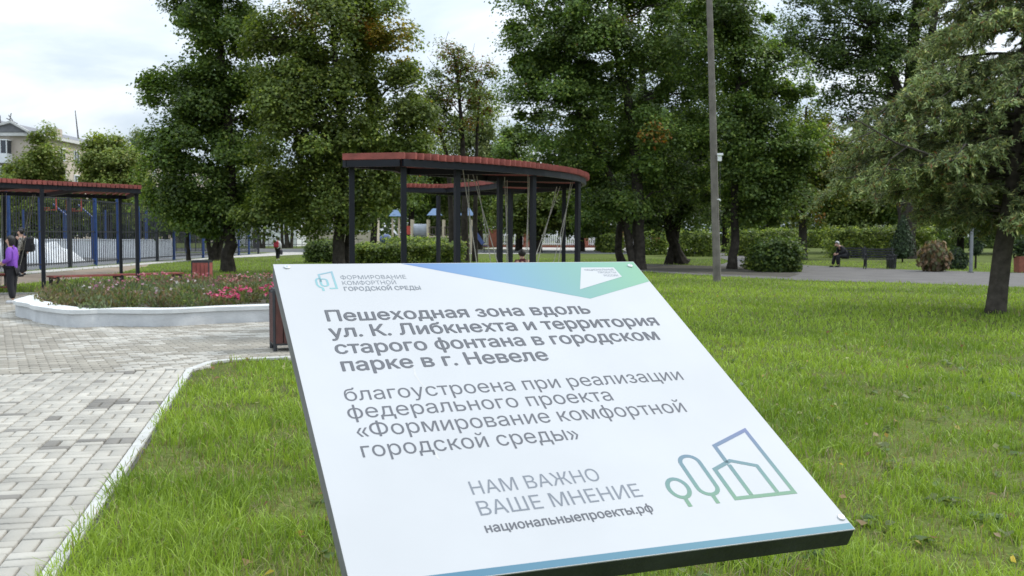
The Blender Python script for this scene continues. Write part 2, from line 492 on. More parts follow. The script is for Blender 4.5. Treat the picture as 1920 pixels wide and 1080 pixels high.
dry = np.clip((bald - .57) / .12, 0, 1) * (RR < 14)
ok &= r.random(len(X)) > dry * .5
X, Y, RR, dry = X[ok], Y[ok], RR[ok], dry[ok]; n = len(X)
tuft = vnoise(X, Y, 31, .35)
hg = np.clip(r.normal(.072, .024, n), .02, .17) * (.62 + .75 * tuft) * (1 - .45 * dry) * (1 + .25 * (X < 0) * (RR < 9))
wd = r.uniform(.0032, .0058, n) * np.clip(RR / 4.2, .8, 5) ** .85
mixv = np.clip(.75 * vnoise(X, Y, 41, 1.9) + .4 * vnoise(X, Y, 42, .45) + r.normal(0, .22, n) - .08, 0, 1)[:, None]
cA, cB = np.array([.115, .19, .02]), np.array([.35, .465, .065])
cols = cA * (1 - mixv) + cB * mixv
straw = r.random(n) < .045 + .45 * dry
cols[straw] = np.array([.30, .26, .13]) * r.uniform(.6, 1.1, straw.sum())[:, None]
blades('grass', X, Y, hg, wd, cols, 12)

# ------------------------------------------------------------------ foliage helpers
def leafquads(C, N, size, w=.42, fold=.10, rng_=None, T=None, droop=0.0):
    n = len(C); N = N / (np.linalg.norm(N, axis=1, keepdims=True) + 1e-9)
    if T is None: T = rng_.normal(size=(n, 3))
    T = T - N * (T * N).sum(1, keepdims=True); T /= (np.linalg.norm(T, axis=1, keepdims=True) + 1e-9)
    B = np.cross(N, T); s = size[:, None]
    V = np.stack([C - T * s * .5, C + B * s * w + N * s * fold + T * s * .02, C + T * s * .5 - N * s * droop, C - B * s * w + N * s * fold + T * s * .02], 1)
    b_ = np.arange(n)[:, None] * 4
    return V.reshape(-1, 3), np.concatenate([b_ + np.array([[0, 1, 2]]), b_ + np.array([[0, 2, 3]])])
def leafcolors(n, pal, wts, clump_f, rr_, jit=.18):
    pal = np.array(pal); k = rr_.choice(len(pal), n, p=np.array(wts) / np.sum(wts))
    c = pal[k] * 1.55 * (clump_f * rr_.normal(1, jit, n))[:, None]
    return np.clip(c, .004, .9)
def in_lobes(lobes, n, rr_, shell=.38):
    """lobes: list of (centre, radii) -> n clump centres with outward direction"""
    vol = np.array([np.prod(np.maximum(l[1], .2)) ** .8 for l in lobes]); k = rr_.choice(len(lobes), n, p=vol / vol.sum())
    d = rr_.normal(size=(n, 3)); d /= np.linalg.norm(d, axis=1, keepdims=True)
    rad = rr_.random(n) ** shell
    C = np.array([l[0] for l in lobes])[k]; R = np.array([l[1] for l in lobes])[k]
    return C + d * R * rad[:, None], d
def px_lobes(lst, d):
    out = []
    for l in lst:
        px, py, rx, ry = l[:4]; dd = l[4] if len(l) > 4 else 0.0
        c = at(px, py, d + dd); s = (d + dd) / F
        out.append((c, np.array([rx * s, (rx * .55 + ry * .45) * s * .95, ry * s])))
    return out
GREEN = [(.050, .082, .022), (.075, .115, .026), (.105, .150, .030), (.15, .18, .04)]
DENS = 4.1
def tree(name, label, base, trunk, lobes, nclump=90, nleaf=18000, lsize=.17, clump_r=.75, pal=GREEN, wts=(3, 4, 2, .7), seed=1, group=None,
         bark='bark', nlimb=26, autumn=0.0, acol=((.42, .17, .03), (.36, .26, .04)), up=.75, flat=.72, shell=.38, accent=None, trunks2=None):
    """trunk: list of (x,y,z,r) world points from base up"""
    rr_ = np.random.default_rng(seed); nclump = int(nclump * 1.75); nleaf = int(nleaf * DENS); clump_r *= 1.12
    root = thing(name, label, 'tree', (base[0], base[1], 0), 0, group)
    tr = MB()
    allt = [trunk] + (trunks2 or [])
    nodes = []
    for t in allt:
        # smooth the trunk polyline
        P = np.array([q[:3] for q in t], float); rad = np.array([q[3] for q in t], float)
        u = np.linspace(0, len(P) - 1, (len(P) - 1) * 4 + 1)
        PP = np.stack([np.interp(u, np.arange(len(P)), P[:, k]) for k in range(3)], 1); rd = np.interp(u, np.arange(len(P)), rad)
        wob = rr_.normal(0, .12, PP.shape) * rd[:, None]; wob[0] = 0; PP += wob
        rd = rd.copy(); rd[0] *= 1.28
        if len(rd) > 1: rd[1] *= 1.08
        tr.tube(PP, rd, 9)
        for p, q in zip(PP, rd): nodes.append((p, q))
    C, D = in_lobes(lobes, nclump, rr_, shell)
    zmin = min(p[2] for p, q in nodes)
    NP = np.array([p for p, q in nodes]); NR = np.array([q for p, q in nodes])
    order = rr_.permutation(nclump)[:nlimb]
    for k in order:
        c = C[k]
        cost = np.linalg.norm(NP - c, axis=1) + 1.2 * np.maximum(0, NP[:, 2] - (c[2] - .5)) + 4 * (NP[:, 2] < 1.6)
        j = int(np.argmin(cost)); a = NP[j]; L = np.linalg.norm(c - a)
        if L < .3: continue
        mid = (a + c) / 2 + np.array([0, 0, .12 * L]) + rr_.normal(0, .06 * L, 3)
        r0 = min(NR[j] * .55, .03 + .018 * L)
        ts = np.linspace(0, 1, 6)[:, None]
        P = (1 - ts) ** 2 * a + 2 * ts * (1 - ts) * mid + ts ** 2 * c + rr_.normal(0, .02 * L, (6, 3)) * np.sin(np.pi * ts)
        tr.tube(P, list(np.linspace(r0, .012, 6)), 5)
        # twigs
        for q in range(3):
            e_ = c + rr_.normal(0, clump_r * .7, 3); tr.tube([P[3 + q % 2], (P[4] + e_) / 2, e_], [r0 * .35, .012, .006], 4)
    tr.build('trunk', M[bark], root)
    # leaves
    per = rr_.multinomial(nleaf, rr_.dirichlet(np.full(nclump, 6.0)))
    k = np.repeat(np.arange(nclump), per); n = len(k)
    cr_ = clump_r * rr_.uniform(.45, 1.4, nclump)
    off = rr_.normal(size=(n, 3)); off /= np.linalg.norm(off, axis=1, keepdims=True); off *= (rr_.random(n) ** .5 * np.where(rr_.random(n) < .1, 1.45, 1.0))[:, None]
    off[:, 2] *= flat
    P = C[k] + off * cr_[k][:, None]
    # sprays droop at their rim
    P[:, 2] -= .28 * cr_[k] * (off[:, 0] ** 2 + off[:, 1] ** 2)
    N = np.array([0, 0, up]) + D[k] * .35 + off * .35 + rr_.normal(0, .42, (n, 3))
    cf = rr_.normal(1, .2, nclump)[k]
    col = leafcolors(n, pal, wts, cf, rr_)
    if autumn:
        ac = rr_.random(nclump) < autumn; hit = ac[k] & (rr_.random(n) < .7) | (rr_.random(n) < autumn * .12)
        A = np.array(acol); col[hit] = A[rr_.integers(0, len(A), hit.sum())] * rr_.uniform(.5, 1.1, hit.sum())[:, None]
    if accent:
        for (ac_c, ac_r, ac_col) in accent:
            hit = (np.linalg.norm(P - ac_c, axis=1) < ac_r) & (rr_.random(n) < .5); col[hit] = np.array(ac_col) * rr_.uniform(.6, 1.2, hit.sum())[:, None]
    V, F3 = leafquads(P, N, lsize * .66 * rr_.uniform(.65, 1.3, n), .46, .12, rr_)
    npmesh('crown', V, None, F3, M['leaf'], root, np.repeat(col, 4, 0))
    return root
def pxtrunk(pts, d):
    """pts: (px, py, radius_px) at depth d; first is the base on the ground"""
    out = []
    for i, p in enumerate(pts):
        dd = d + (p[3] if len(p) > 3 else 0)
        w = at(p[0], p[1], dd)
        if i == 0: w[2] = -.05
        out.append((*w, p[2] * dd / F))
    return out
OLIVE = [(.060, .085, .020), (.092, .122, .026), (.13, .158, .032), (.18, .19, .045)]
DARK = [(.032, .054, .018), (.048, .076, .022), (.07, .10, .026), (.10, .13, .032)]
PALE = [(.10, .135, .03), (.14, .175, .04), (.18, .205, .05), (.22, .22, .065)]
TG = 'broadleaf trees on the lawn'
d = 38
tree('maple_tree', 'tall dark green maple at left, dark trunk rising behind the flower bed', at(428, 515, d)[:2],
     pxtrunk([(428, 516, 13), (430, 440, 11), (432, 330, 10), (425, 200, 9), (410, 60, 6), (400, -60, 3)], d),
     px_lobes([(410, 60, 92, 110), (420, -60, 90, 70), (330, 180, 66, 75), (300, 150, 34, 42), (335, 320, 72, 95), (420, 240, 95, 110), (300, 380, 30, 45), (400, 370, 110, 62), (475, 330, 60, 80, 1.5), (370, 10, 50, 50), (470, 90, 46, 90), (400, 170, 90, 60), (318, 262, 50, 44), (360, 232, 60, 46), (295, 270, 30, 40), (470, 410, 40, 22)], d),
     140, 31000, .17, .62, GREEN, (3, 4, 2, .6), 3, TG)
d = 35
tree('maple_tree', 'broad maple with yellowing top standing just left of the swing canopy', at(640, 515, d)[:2],
     pxtrunk([(637, 525, 12.5), (634, 450, 11), (640, 360, 10), (645, 250, 9), (630, 130, 6), (620, 20, 3)], d),
     px_lobes([(640, 90, 120, 90), (700, 60, 80, 70), (740, 110, 55, 60), (560, 160, 85, 90), (520, 260, 62, 90, 1), (610, 260, 110, 100), (700, 230, 95, 90), (560, 360, 80, 60), (640, 370, 80, 60), (720, 330, 60, 60), (600, 10, 60, 50), (680, -30, 60, 50), (560, 420, 40, 26), (765, 205, 46, 56), (772, 275, 36, 46), (535, 85, 62, 66), (505, 180, 50, 66), (480, 390, 40, 36)], d),
     150, 31000, .165, .60, OLIVE, (4, 4, 2, .5), 4, TG, autumn=.008, accent=[(at(735, 70, d), 1.0, (.40, .30, .06)), (at(575, 15, d), 1.0, (.42, .28, .06))],
     trunks2=[pxtrunk([(652, 525, 9, .5), (655, 440, 8, .5), (672, 330, 8, .5), (700, 200, 5, .5)], d)])
d = 52
tree('maple_tree', 'thin sparse tree with reddening leaves above the swing canopy', at(868, 500, d)[:2],
     pxtrunk([(872, 500, 7), (870, 330, 5.5), (866, 240, 4), (858, 140, 2.5), (850, 90, 1.2)], d),
     px_lobes([(850, 110, 40, 34), (880, 150, 56, 40), (820, 160, 34, 40), (905, 190, 34, 34), (845, 220, 50, 40), (800, 250, 30, 40)], d),
     46, 2500, .19, .62, OLIVE, (3, 3, 1.5, .6), 5, TG, autumn=.3, acol=((.20, .07, .03), (.24, .15, .04)), nlimb=40,
     trunks2=[pxtrunk([(850, 500, 6, .6), (840, 300, 4, .6), (812, 200, 2, .6)], d), pxtrunk([(890, 500, 5, 1), (894, 260, 3, 1), (900, 170, 1.5, 1)], d)])
d = 43
tree('linden_tree', 'huge leafy tree right of the swing canopy on a straight grey trunk', at(1194, 505, d)[:2],
     pxtrunk([(1199, 508, 11.5), (1197, 430, 11), (1196, 330, 10.5), (1180, 200, 9), (1150, 80, 6), (1140, -50, 3)], d),
     px_lobes([(1040, 60, 90, 80), (1000, 110, 52, 50), (1130, 50, 120, 100), (1240, 70, 100, 110), (1060, 190, 110, 90), (990, 210, 42, 50), (1180, 210, 130, 110), (1050, 300, 80, 70), (1160, 330, 100, 70), (1100, 400, 60, 34), (1010, -10, 60, 50), (1160, -60, 120, 60), (1250, 300, 80, 90)], d),
     170, 36000, .18, .68, GREEN, (3, 4, 2, .7), 6, TG, autumn=.012,
     trunks2=[pxtrunk([(1192, 440, 7), (1160, 360, 6.5), (1100, 240, 5), (1050, 130, 3)], d)])
d = 51
tree('linden_tree', 'leaning dark trunk tree with flared foot behind the concrete pole', at(1277, 497, d)[:2],
     pxtrunk([(1281, 498, 14), (1267, 468, 9.5), (1254, 420, 10.5), (1240, 370, 11), (1215, 250, 9), (1200, 100, 5)], d),
     px_lobes([(1220, 330, 90, 70), (1300, 340, 80, 70), (1280, 220, 110, 100), (1290, 60, 100, 100), (1200, 400, 70, 30), (1310, 400, 60, 34)], d),
     85, 15000, .2, .75, DARK, (2, 4, 3, 1), 7, TG,
     trunks2=[pxtrunk([(1254, 420, 7), (1285, 360, 8), (1320, 260, 5)], d)])
d = 44
tree('linden_tree', 'slim dark trunk tree right of the concrete pole', at(1375, 507, d)[:2],
     pxtrunk([(1372, 508, 9), (1378, 450, 8), (1377, 370, 7), (1380, 230, 5.5), (1390, 90, 3)], d),
     px_lobes([(1390, 100, 90, 80), (1350, 30, 80, 80), (1440, 160, 80, 70), (1370, 230, 90, 80), (1440, 290, 90, 70), (1370, 350, 90, 60), (1480, 350, 60, 50), (1430, 400, 60, 28), (1500, 270, 40, 50)], d),
     115, 21000, .19, .68, GREEN, (3, 4, 2, .7), 8, TG)
d = 47
tree('bent_tree', 'small black bent trunk with stump beside the grey trunk', at(1172, 488, d)[:2],
     pxtrunk([(1168, 489, 10), (1159, 470, 6.5), (1161, 435, 6.5), (1172, 380, 5), (1184, 300, 4)], d),
     px_lobes([(1150, 380, 60, 34), (1200, 360, 50, 40)], d), 14, 2400, .2, .7, DARK, seed=9, group=TG)
d = 62
tree('maple_tree', 'yellow green tree with orange patches left of the conifer', at(1500, 480, d)[:2],
     pxtrunk([(1505, 475, 8), (1505, 380, 7), (1510, 260, 4), (1512, 200, 2)], d),
     px_lobes([(1490, 250, 60, 50), (1530, 270, 56, 56), (1510, 350, 70, 60), (1450, 330, 50, 60), (1560, 350, 36, 40)], d),
     60, 9500, .24, .9, [(.05, .075, .016), (.09, .115, .02), (.14, .15, .026), (.18, .16, .03)], (3, 3, 2, 1), 10, TG,
     accent=[(at(1560, 262, d - 1), 1.1, (.42, .20, .03)), (at(1545, 400, d - 1), .8, (.36, .17, .05)), (at(1530, 385, d), .6, (.3, .2, .05))])
d = 66
tree('ash_tree', 'very tall dark tree with thick forked trunk behind the conifer', at(1712, 470, d)[:2],
     pxtrunk([(1700, 470, 16), (1700, 330, 15), (1705, 200, 14), (1712, 90, 11), (1725, -80, 6)], d),
     px_lobes([(1560, 60, 95, 70), (1640, 40, 100, 80), (1700, 120, 80, 90), (1600, 130, 80, 60), (1560, -30, 80, 50), (1760, 30, 60, 80), (1690, 220, 50, 70), (1640, 240, 50, 50), (1480, 60, 50, 44), (1650, -70, 110, 50), (1560, 190, 60, 34), (1620, 215, 50, 40)], d),
     130, 12500, .26, .85, DARK, (2, 4, 3, 1), 11, TG, nlimb=60,
     trunks2=[pxtrunk([(1702, 300, 10), (1690, 180, 8), (1640, 60, 4)], d), pxtrunk([(1705, 230, 10), (1740, 110, 8), (1765, -40, 4)], d)])
# multi-stem tree by the fence, and trees before the apartment house
d = 54
tree('lilac_tree', 'several thin stems fanning from one foot beside the blue fence', at(402, 494, d)[:2],
     pxtrunk([(402, 497, 8), (404, 465, 6), (408, 420, 5), (415, 380, 2)], d),
     px_lobes([(370, 400, 60, 34), (420, 390, 60, 36), (330, 400, 40, 26)], d), 30, 5200, .2, .7, GREEN, seed=12, group=TG,
     trunks2=[pxtrunk([(398, 490, 6), (390, 455, 4), (383, 420, 3), (378, 380, 2)], d), pxtrunk([(406, 490, 5), (416, 450, 4), (424, 400, 2)], d), pxtrunk([(354, 494, 4), (351, 450, 3.5), (352, 400, 2)], d)])
d = 82
tree('linden_tree', 'pale green tree covering the corner of the apartment house', at(76, 460, d)[:2],
     pxtrunk([(76, 465, 6), (76, 380, 5), (78, 300, 3), (80, 250, 1.5)], d),
     px_lobes([(84, 255, 26, 18), (78, 290, 46, 30), (70, 330, 64, 30), (40, 330, 30, 20), (100, 380, 70, 34), (30, 390, 50, 34)], d),
     60, 9500, .32, .8, PALE, (3, 4, 2, 1), 13, TG)
tree('linden_tree', 'pale green tree with two pointed tops between apartment house and big maple', at(205, 460, d)[:2],
     pxtrunk([(205, 465, 6), (205, 380, 5), (200, 300, 3), (185, 260, 1.5)], d),
     px_lobes([(188, 268, 28, 18), (220, 262, 14, 14), (205, 300, 50, 28), (200, 335, 60, 28), (240, 340, 40, 40), (190, 385, 70, 34)], d),
     60, 9500, .32, .8, PALE, (3, 4, 2, 1), 14, TG)
d = 92
tree('birch_tree', 'pale wispy birch with drooping leaves between the big maple and apartment house', at(258, 460, d)[:2],
     pxtrunk([(262, 462, 4), (260, 360, 3), (258, 250, 1.2)], d),
     px_lobes([(256, 270, 12, 30), (258, 330, 20, 50)], d), 34, 2600, .24, .9, [(.10, .125, .06), (.13, .15, .07)], (1, 1), 15, TG, bark='bark_grey')
d = 100
tree('birch_tree', 'light green weeping birch seen over the swing canopy', at(900, 458, d)[:2],
     pxtrunk([(900, 458, 5), (898, 330, 4), (896, 210, 2)], d),
     px_lobes([(895, 210, 32, 50), (870, 280, 50, 50), (930, 290, 50, 60), (890, 360, 80, 50)], d), 90, 10000, .34, 1.1, [(.10, .135, .045), (.14, .165, .06), (.17, .19, .075)], (1, 1, 1), 16, TG, bark='bark_grey', flat=1.3)
# far trees closing the view: (px, crown rows, depth)
FT = [
 (30, 405, 70, 30, 88, 'low dark tree behind the sports court at the picture edge'), (130, 410, 60, 26, 92, 'low round tree behind the red hoop frames'), (235, 405, 70, 34, 96, 'dark low tree behind the right end of the sports court'), (310, 405, 60, 34, 99, 'dark low tree behind the multi stem tree'),
 (700, 330, 90, 90, 88, 'dark tree filling the gap left of the front canopy post'), (770, 325, 70, 78, 96, 'dark tree behind the thin reddening tree'), (830, 380, 70, 60, 108, 'dark green tree behind the playground roof'),
 (972, 335, 60, 92, 92, 'green tree behind the right end of the swing canopy'), (1010, 370, 70, 70, 84, 'dark bushy tree behind the swing ropes'), (1090, 330, 80, 110, 90, 'dark tree behind the white car'), (1180, 300, 80, 120, 96, 'dark tree hidden behind the huge leafy tree'),
 (1270, 300, 80, 130, 86, 'dark tree behind the leaning trunk'), (1360, 300, 80, 120, 92, 'dark tree behind the slim trunk'), (1440, 360, 80, 70, 98, 'olive tree behind the clipped hedge end'),
 (1590, 350, 60, 90, 84, 'dark tree behind the park bench'), (1650, 330, 70, 100, 90, 'dark tree right of the columnar evergreen'), (1740, 360, 70, 80, 82, 'dark tree behind the brown shrub'), (1800, 330, 80, 110, 88, 'dark tree behind the grey metal post'), (1880, 330, 80, 120, 84, 'dark tree behind the conifer trunk'), (1960, 320, 80, 130, 90, 'dark tree at the right picture edge'),
]
for i, (px, cy_, rx, ry, d, lab) in enumerate(FT):
    s = d / F; rr_ = random.Random(i)
    lob = [(px, cy_, rx, ry), (px - rx * .5, cy_ + ry * .3, rx * .7, ry * .7), (px + rx * .5, cy_ + ry * .2, rx * .7, ry * .7), (px + rr_.uniform(-20, 20), cy_ - ry * .6, rx * .6, ry * .55)]
    tree('background_tree', lab, at(px, 460, d)[:2], pxtrunk([(px, 461, 6), (px + 2, cy_ + ry * .4, 5), (px - 3, cy_ - ry * .5, 2)], d), px_lobes(lob, d),
         60, 7000, .36, 1.1, [DARK, GREEN, OLIVE][(i * 7) % 3] if i > 6 else GREEN, (3, 4, 2, .6), 100 + i, 'trees far behind the lawn', nlimb=12)

rr_ = np.random.default_rng(60); n = 42000
u = rr_.random(n); px_ = -250 + 2600 * u; dd_ = rr_.uniform(150, 168, n); top = np.where(px_ < 640, 4.5, 8.5) * (.7 + .6 * vnoise(px_, px_ * 0, 61, 45))
P = np.stack([(px_ - 960) / F * dd_, dd_, rr_.random(n) ** .8 * top + .1], 1)
col = leafcolors(n, DARK, (2, 3, 3, 1.5), .7 + .6 * vnoise(P[:, 0], P[:, 2] * 2, 62, 2.5), rr_)
V, F3 = leafquads(P, rr_.normal(0, .5, (n, 3)) + np.array([0, -.2, .8]), rr_.uniform(.5, 1.0, n), .45, .1, rr_)
o = npmesh('far_woodland', V, None, F3, M['leaf'], None, np.repeat(col, 4, 0)); o['kind'] = 'stuff'
# ------------------------------------------------------------------ conifer at the right
def conifer(label, base, trunkpts, spec, seed):
    rr_ = np.random.default_rng(seed)
    root = thing('conifer_tree', label, 'tree', (*base, 0))
    tr = MB(); P = np.array([q[:3] for q in trunkpts]); R = np.array([q[3] for q in trunkpts])
    u = np.linspace(0, len(P) - 1, 25); PP = np.stack([np.interp(u, np.arange(len(P)), P[:, k]) for k in range(3)], 1); rd = np.interp(u, np.arange(len(P)), R)
    rd[0] *= 1.12
    tr.tube(PP, rd, 14)
    Cs, Ts, Sz, Cf, Tip = [], [], [], [], []
    for z, L, az in spec:
        a = np.array([np.interp(z, PP[:, 2], PP[:, k]) for k in range(3)]); dr = np.array([math.cos(az), math.sin(az), 0])
        rise = .18 * L; droop = rr_.uniform(.28, .5) * L * min(1, .45 + .4 * (z - 2.0))
        ts = np.linspace(0, 1, 9)
        B = a + dr * (ts * L)[:, None] + np.array([0, 0, 1]) * (rise * ts - droop * ts ** 2)[:, None] + rr_.normal(0, .03 * L, (9, 3)) * ts[:, None]
        tr.tube(B, list(np.linspace(.012 + .011 * L, .007, 9)), 5)
        side = np.array([-dr[1], dr[0], 0]); cf = rr_.normal(1, .15)
        for q in range(int(9 + 13 * L)):
            t = rr_.uniform(.12, 1) ** .8; p = np.array([np.interp(t, ts, B[:, k]) for k in range(3)])
            l2 = rr_.uniform(.25, .75) * (1.15 - .6 * t) * min(1.2, .5 + L * .3); sg = rr_.choice([-1, 1])
            d2 = side * sg * rr_.uniform(.4, 1) + dr * rr_.uniform(.2, .9) + np.array([0, 0, rr_.uniform(-.5, .25)]); d2 /= np.linalg.norm(d2)
            e_ = p + d2 * l2 + np.array([0, 0, -.35 * l2]); tr.tube([p, p + d2 * l2 * .55, e_], [.008, .006, .003], 3, cap=False)
            k = int(64 * l2 / .5); tt = rr_.random(k)[:, None]
            Q = p + d2 * l2 * tt + np.array([0, 0, -.35 * l2]) * tt ** 2
            dq = d2 * .8 + rr_.normal(0, .5, (k, 3)) + np.array([0, 0, -.28])
            Cs.append(Q + dq * .05); Ts.append(dq); Sz.append(rr_.uniform(.065, .135, k)); Cf.append(np.full(k, cf * rr_.normal(1, .18))); Tip.append(tt[:, 0] * t)
    for line in ([(1893, 330, 0), (1760, 296, -1.5), (1680, 268, -2), (1612, 228, -2.2), (1556, 213, -2.3)], [(1640, 246, -2.1), (1600, 262, -2.2), (1575, 290, -2.2)], [(1700, 276, -1.9), (1668, 300, -2), (1650, 340, -2)]):
        tr.tube([at(px, py, 19.2 + dd) for px, py, dd in line], list(np.linspace(.03 if len(line) > 3 else .012, .005, len(line))), 6)
    tr.build('trunk', M['bark_grey'], root, smooth=True)
    C = np.concatenate(Cs); T = np.concatenate(Ts); S = np.concatenate(Sz); cf = np.concatenate(Cf); tip = np.concatenate(Tip); n = len(C)
    col = leafcolors(n, [(.095, .128, .055), (.135, .170, .07), (.19, .215, .09), (.28, .28, .10)], (3, 4, 3, 1.0), cf, rr_, .2)
    yl = rr_.random(n) < .13 * tip; col[yl] = np.array([.26, .23, .07]) * rr_.uniform(.6, 1.1, yl.sum())[:, None]
    br_ = rr_.random(n) < .03; col[br_] = np.array([.22, .10, .04])
    N = rr_.normal(size=(n, 3)) + np.array([0, 0, .6])
    V, F3 = leafquads(C, N, S, .12, .02, rr_, T)
    npmesh('foliage', V, None, F3, M['needle'], root, np.repeat(col, 4, 0))
    return root
d = 19.2
tp = pxtrunk([(1866, 588, 19), (1873, 530, 17), (1880, 470, 16.5), (1895, 380, 15), (1915, 200, 11), (1930, 20, 8), (1935, -250, 3)], d)
rr_ = random.Random(4)
spec = []
z = 2.05
while z < 9.4:
    Lm = (3.3 * (1 - (z - 1.6) / 8.8) ** .75 + .2) * min(1, .62 + .38 * (z - 2.0) / .9)
    for q in range(6):
        spec.append((z + rr_.uniform(-.12, .12), Lm * rr_.uniform(.7, 1.05), rr_.uniform(0, 2 * math.pi)))
    z += .27
for q in range(16): spec.append((rr_.uniform(1.75, 2.3), rr_.uniform(1.1, 2.0), rr_.uniform(0, 2 * math.pi)))
for zz_, az_ in ((3.5, 3.0), (3.8, 3.35), (3.0, 3.2), (2.8, 2.85), (2.9, 3.45), (4.4, 3.25), (3.3, 3.1)): spec.append((zz_, 3.5, az_))
conifer('olive grey drooping conifer on the lawn with bare brown leaning trunk', tuple(at(1866, 586, d)[:2]), tp, spec, 31)

# ------------------------------------------------------------------ shrubs and hedges
def leafbox(name, label, cat, c, size, rz, n, ls, pal, wts, seed, group=None, top_light=0, round_=.0, mat='leaf'):
    """clipped hedge: leaves through a box, thicker at the surface, over a twiggy core"""
    rr_ = np.random.default_rng(seed); root = thing(name, label, cat, (c[0], c[1], 0), rz, group)
    sx, sy, sz = size; U = rr_.uniform(-1, 1, (n, 3)); f_ = rr_.integers(0, 3, n); sg = np.where(rr_.random(n) < .5, -1, 1)
    k = rr_.random(n) < .8; U[np.arange(n)[k], f_[k]] = sg[k] * rr_.uniform(.86, 1.03, k.sum())
    if round_:
        nn = np.linalg.norm(U, axis=1, keepdims=True); mxn = np.abs(U).max(1, keepdims=True); U = U * (1 - round_ + round_ * mxn / nn)
    P = U * np.array([sx / 2, sy / 2, sz / 2]); P[:, 2] += sz / 2
    lump = .30 if round_ > .45 else .32; dirn = P - np.array([0, 0, sz * .45]); P += dirn * (lump * 2 * (vnoise(P[:, 0] * 1.7 + P[:, 1] * 1.1, P[:, 2] * 1.7 - P[:, 1], seed + 3, .33) - .55))[:, None]
    P += rr_.normal(0, .07 + .04 * (round_ > .45), P.shape); P[:, 2] += .07 * (vnoise(P[:, 0], P[:, 1], seed, .5) - .5); P[:, 2] = np.maximum(P[:, 2], .03)
    N = U * np.array([.6, .6, .8]) + np.array([0, 0, .5]) + rr_.normal(0, .5, P.shape)
    cf = .75 + .5 * vnoise(P[:, 0] * 1.3 + P[:, 1], P[:, 2] * 1.3, seed + 1, .35)
    col = leafcolors(n, pal, wts, cf, rr_)
    V, F3 = leafquads(P, N, ls * rr_.uniform(.7, 1.3, n), .45, .1, rr_)
    npmesh('foliage', V, None, F3, M[mat], root, np.repeat(col, 4, 0), world=False)
    st = MB()
    for q in range(int(6 + sx * 3)):
        x, y = rr_.uniform(-.42, .42) * sx, rr_.uniform(-.3, .3) * sy
        top = np.array([x + rr_.normal(0, .1), y + rr_.normal(0, .1), sz * rr_.uniform(.7, .95)])
        st.tube([(x, y, -.02), ((x + top[0]) / 2 + rr_.normal(0, .05), (y + top[1]) / 2, sz * .45), tuple(top)], [.022, .016, .006], 5)
    st.build('stems', M['bark'], root, world=False)
    return root
HP = [(.06, .085, .022), (.10, .14, .03), (.155, .195, .04), (.23, .26, .055)]
HG = 'clipped hedges in the park'
def hedge(label, px0, px1, ybase, ytop, depth, n, seed, pal=HP, wts=(3, 4, 3, 1.5), ls=.13, rz=0, name='hedge', round_=0.0):
    a = G((px0 + px1) / 2, ybase); dd = a[1] + depth / 2; w = (px1 - px0) / F * a[1]; h = at(px0, ytop, a[1])[2]
    return leafbox(name, label, 'hedge', (a[0], dd), (w, depth, h), rz, n, ls, pal, wts, seed, HG if name == 'hedge' else 'rounded shrubs', round_=round_)
hedge('dark rounded shrub left of the double trunk', 572, 628, 493, 454, 1.6, 5500, 1, DARK, (1, 2, 3, 2.5), .12, name='shrub', round_=.5)
hedge('bright topped hedge between the two front canopy posts', 668, 770, 498, 461, 1.3, 8000, 2)
hedge('stepped taller hedge right of the second canopy post', 770, 862, 498, 460, 1.3, 7500, 3)
hedge('higher hedge row behind the front hedges under the grey tunnel', 730, 856, 486, 449, 1.2, 7000, 4)
hedge('short hedge block left of the bent trunk', 1120, 1160, 471, 433, 1.3, 3500, 5, ls=.17)
hedge('bushy hedge seen between grey trunk and leaning trunk', 1205, 1250, 478, 436, 1.3, 4000, 6, ls=.15)
hedge('lit topped hedge between leaning trunk and concrete pole', 1262, 1338, 481, 437, 1.5, 8000, 7, ls=.14)
hedge('hedge behind the slim trunk ending in a bright corner', 1376, 1490, 480, 433, 1.6, 11000, 8, ls=.14)
hedge('long pale hedge left of the seated person', 1488, 1592, 465, 432, 1.5, 7000, 9, ls=.19)
hedge('yellow topped hedge right behind the park benches', 1566, 1745, 484, 429, 1.5, 15000, 10, ls=.15, wts=(3, 4, 3, 3))
hedge('low dark hedge row far behind the long pale hedge', 1380, 1570, 457, 424, 1.8, 6000, 14, DARK, (2, 3, 3, 2), .26)
hedge('dark far hedge at the right behind the conifer trunk', 1760, 1980, 466, 428, 1.8, 8000, 15, DARK, (2, 3, 3, 2), .22)
hedge('loose dark bush at the path bend before the hedges', 1425, 1508, 511, 452, 1.7, 8000, 11, [(.03, .05, .014), (.05, .08, .02), (.08, .115, .025), (.12, .15, .03)], (3, 4, 2, 1), .12, name='shrub', round_=.62)
hedge('low spreading shrub left of the loose dark bush', 1408, 1448, 506, 474, 1.2, 3200, 21, name='shrub', round_=.6)
hedge('bushy shrub behind the left canopy trees at the road', 1128, 1170, 474, 440, 1.4, 3500, 12, name='shrub', round_=.4, ls=.16)
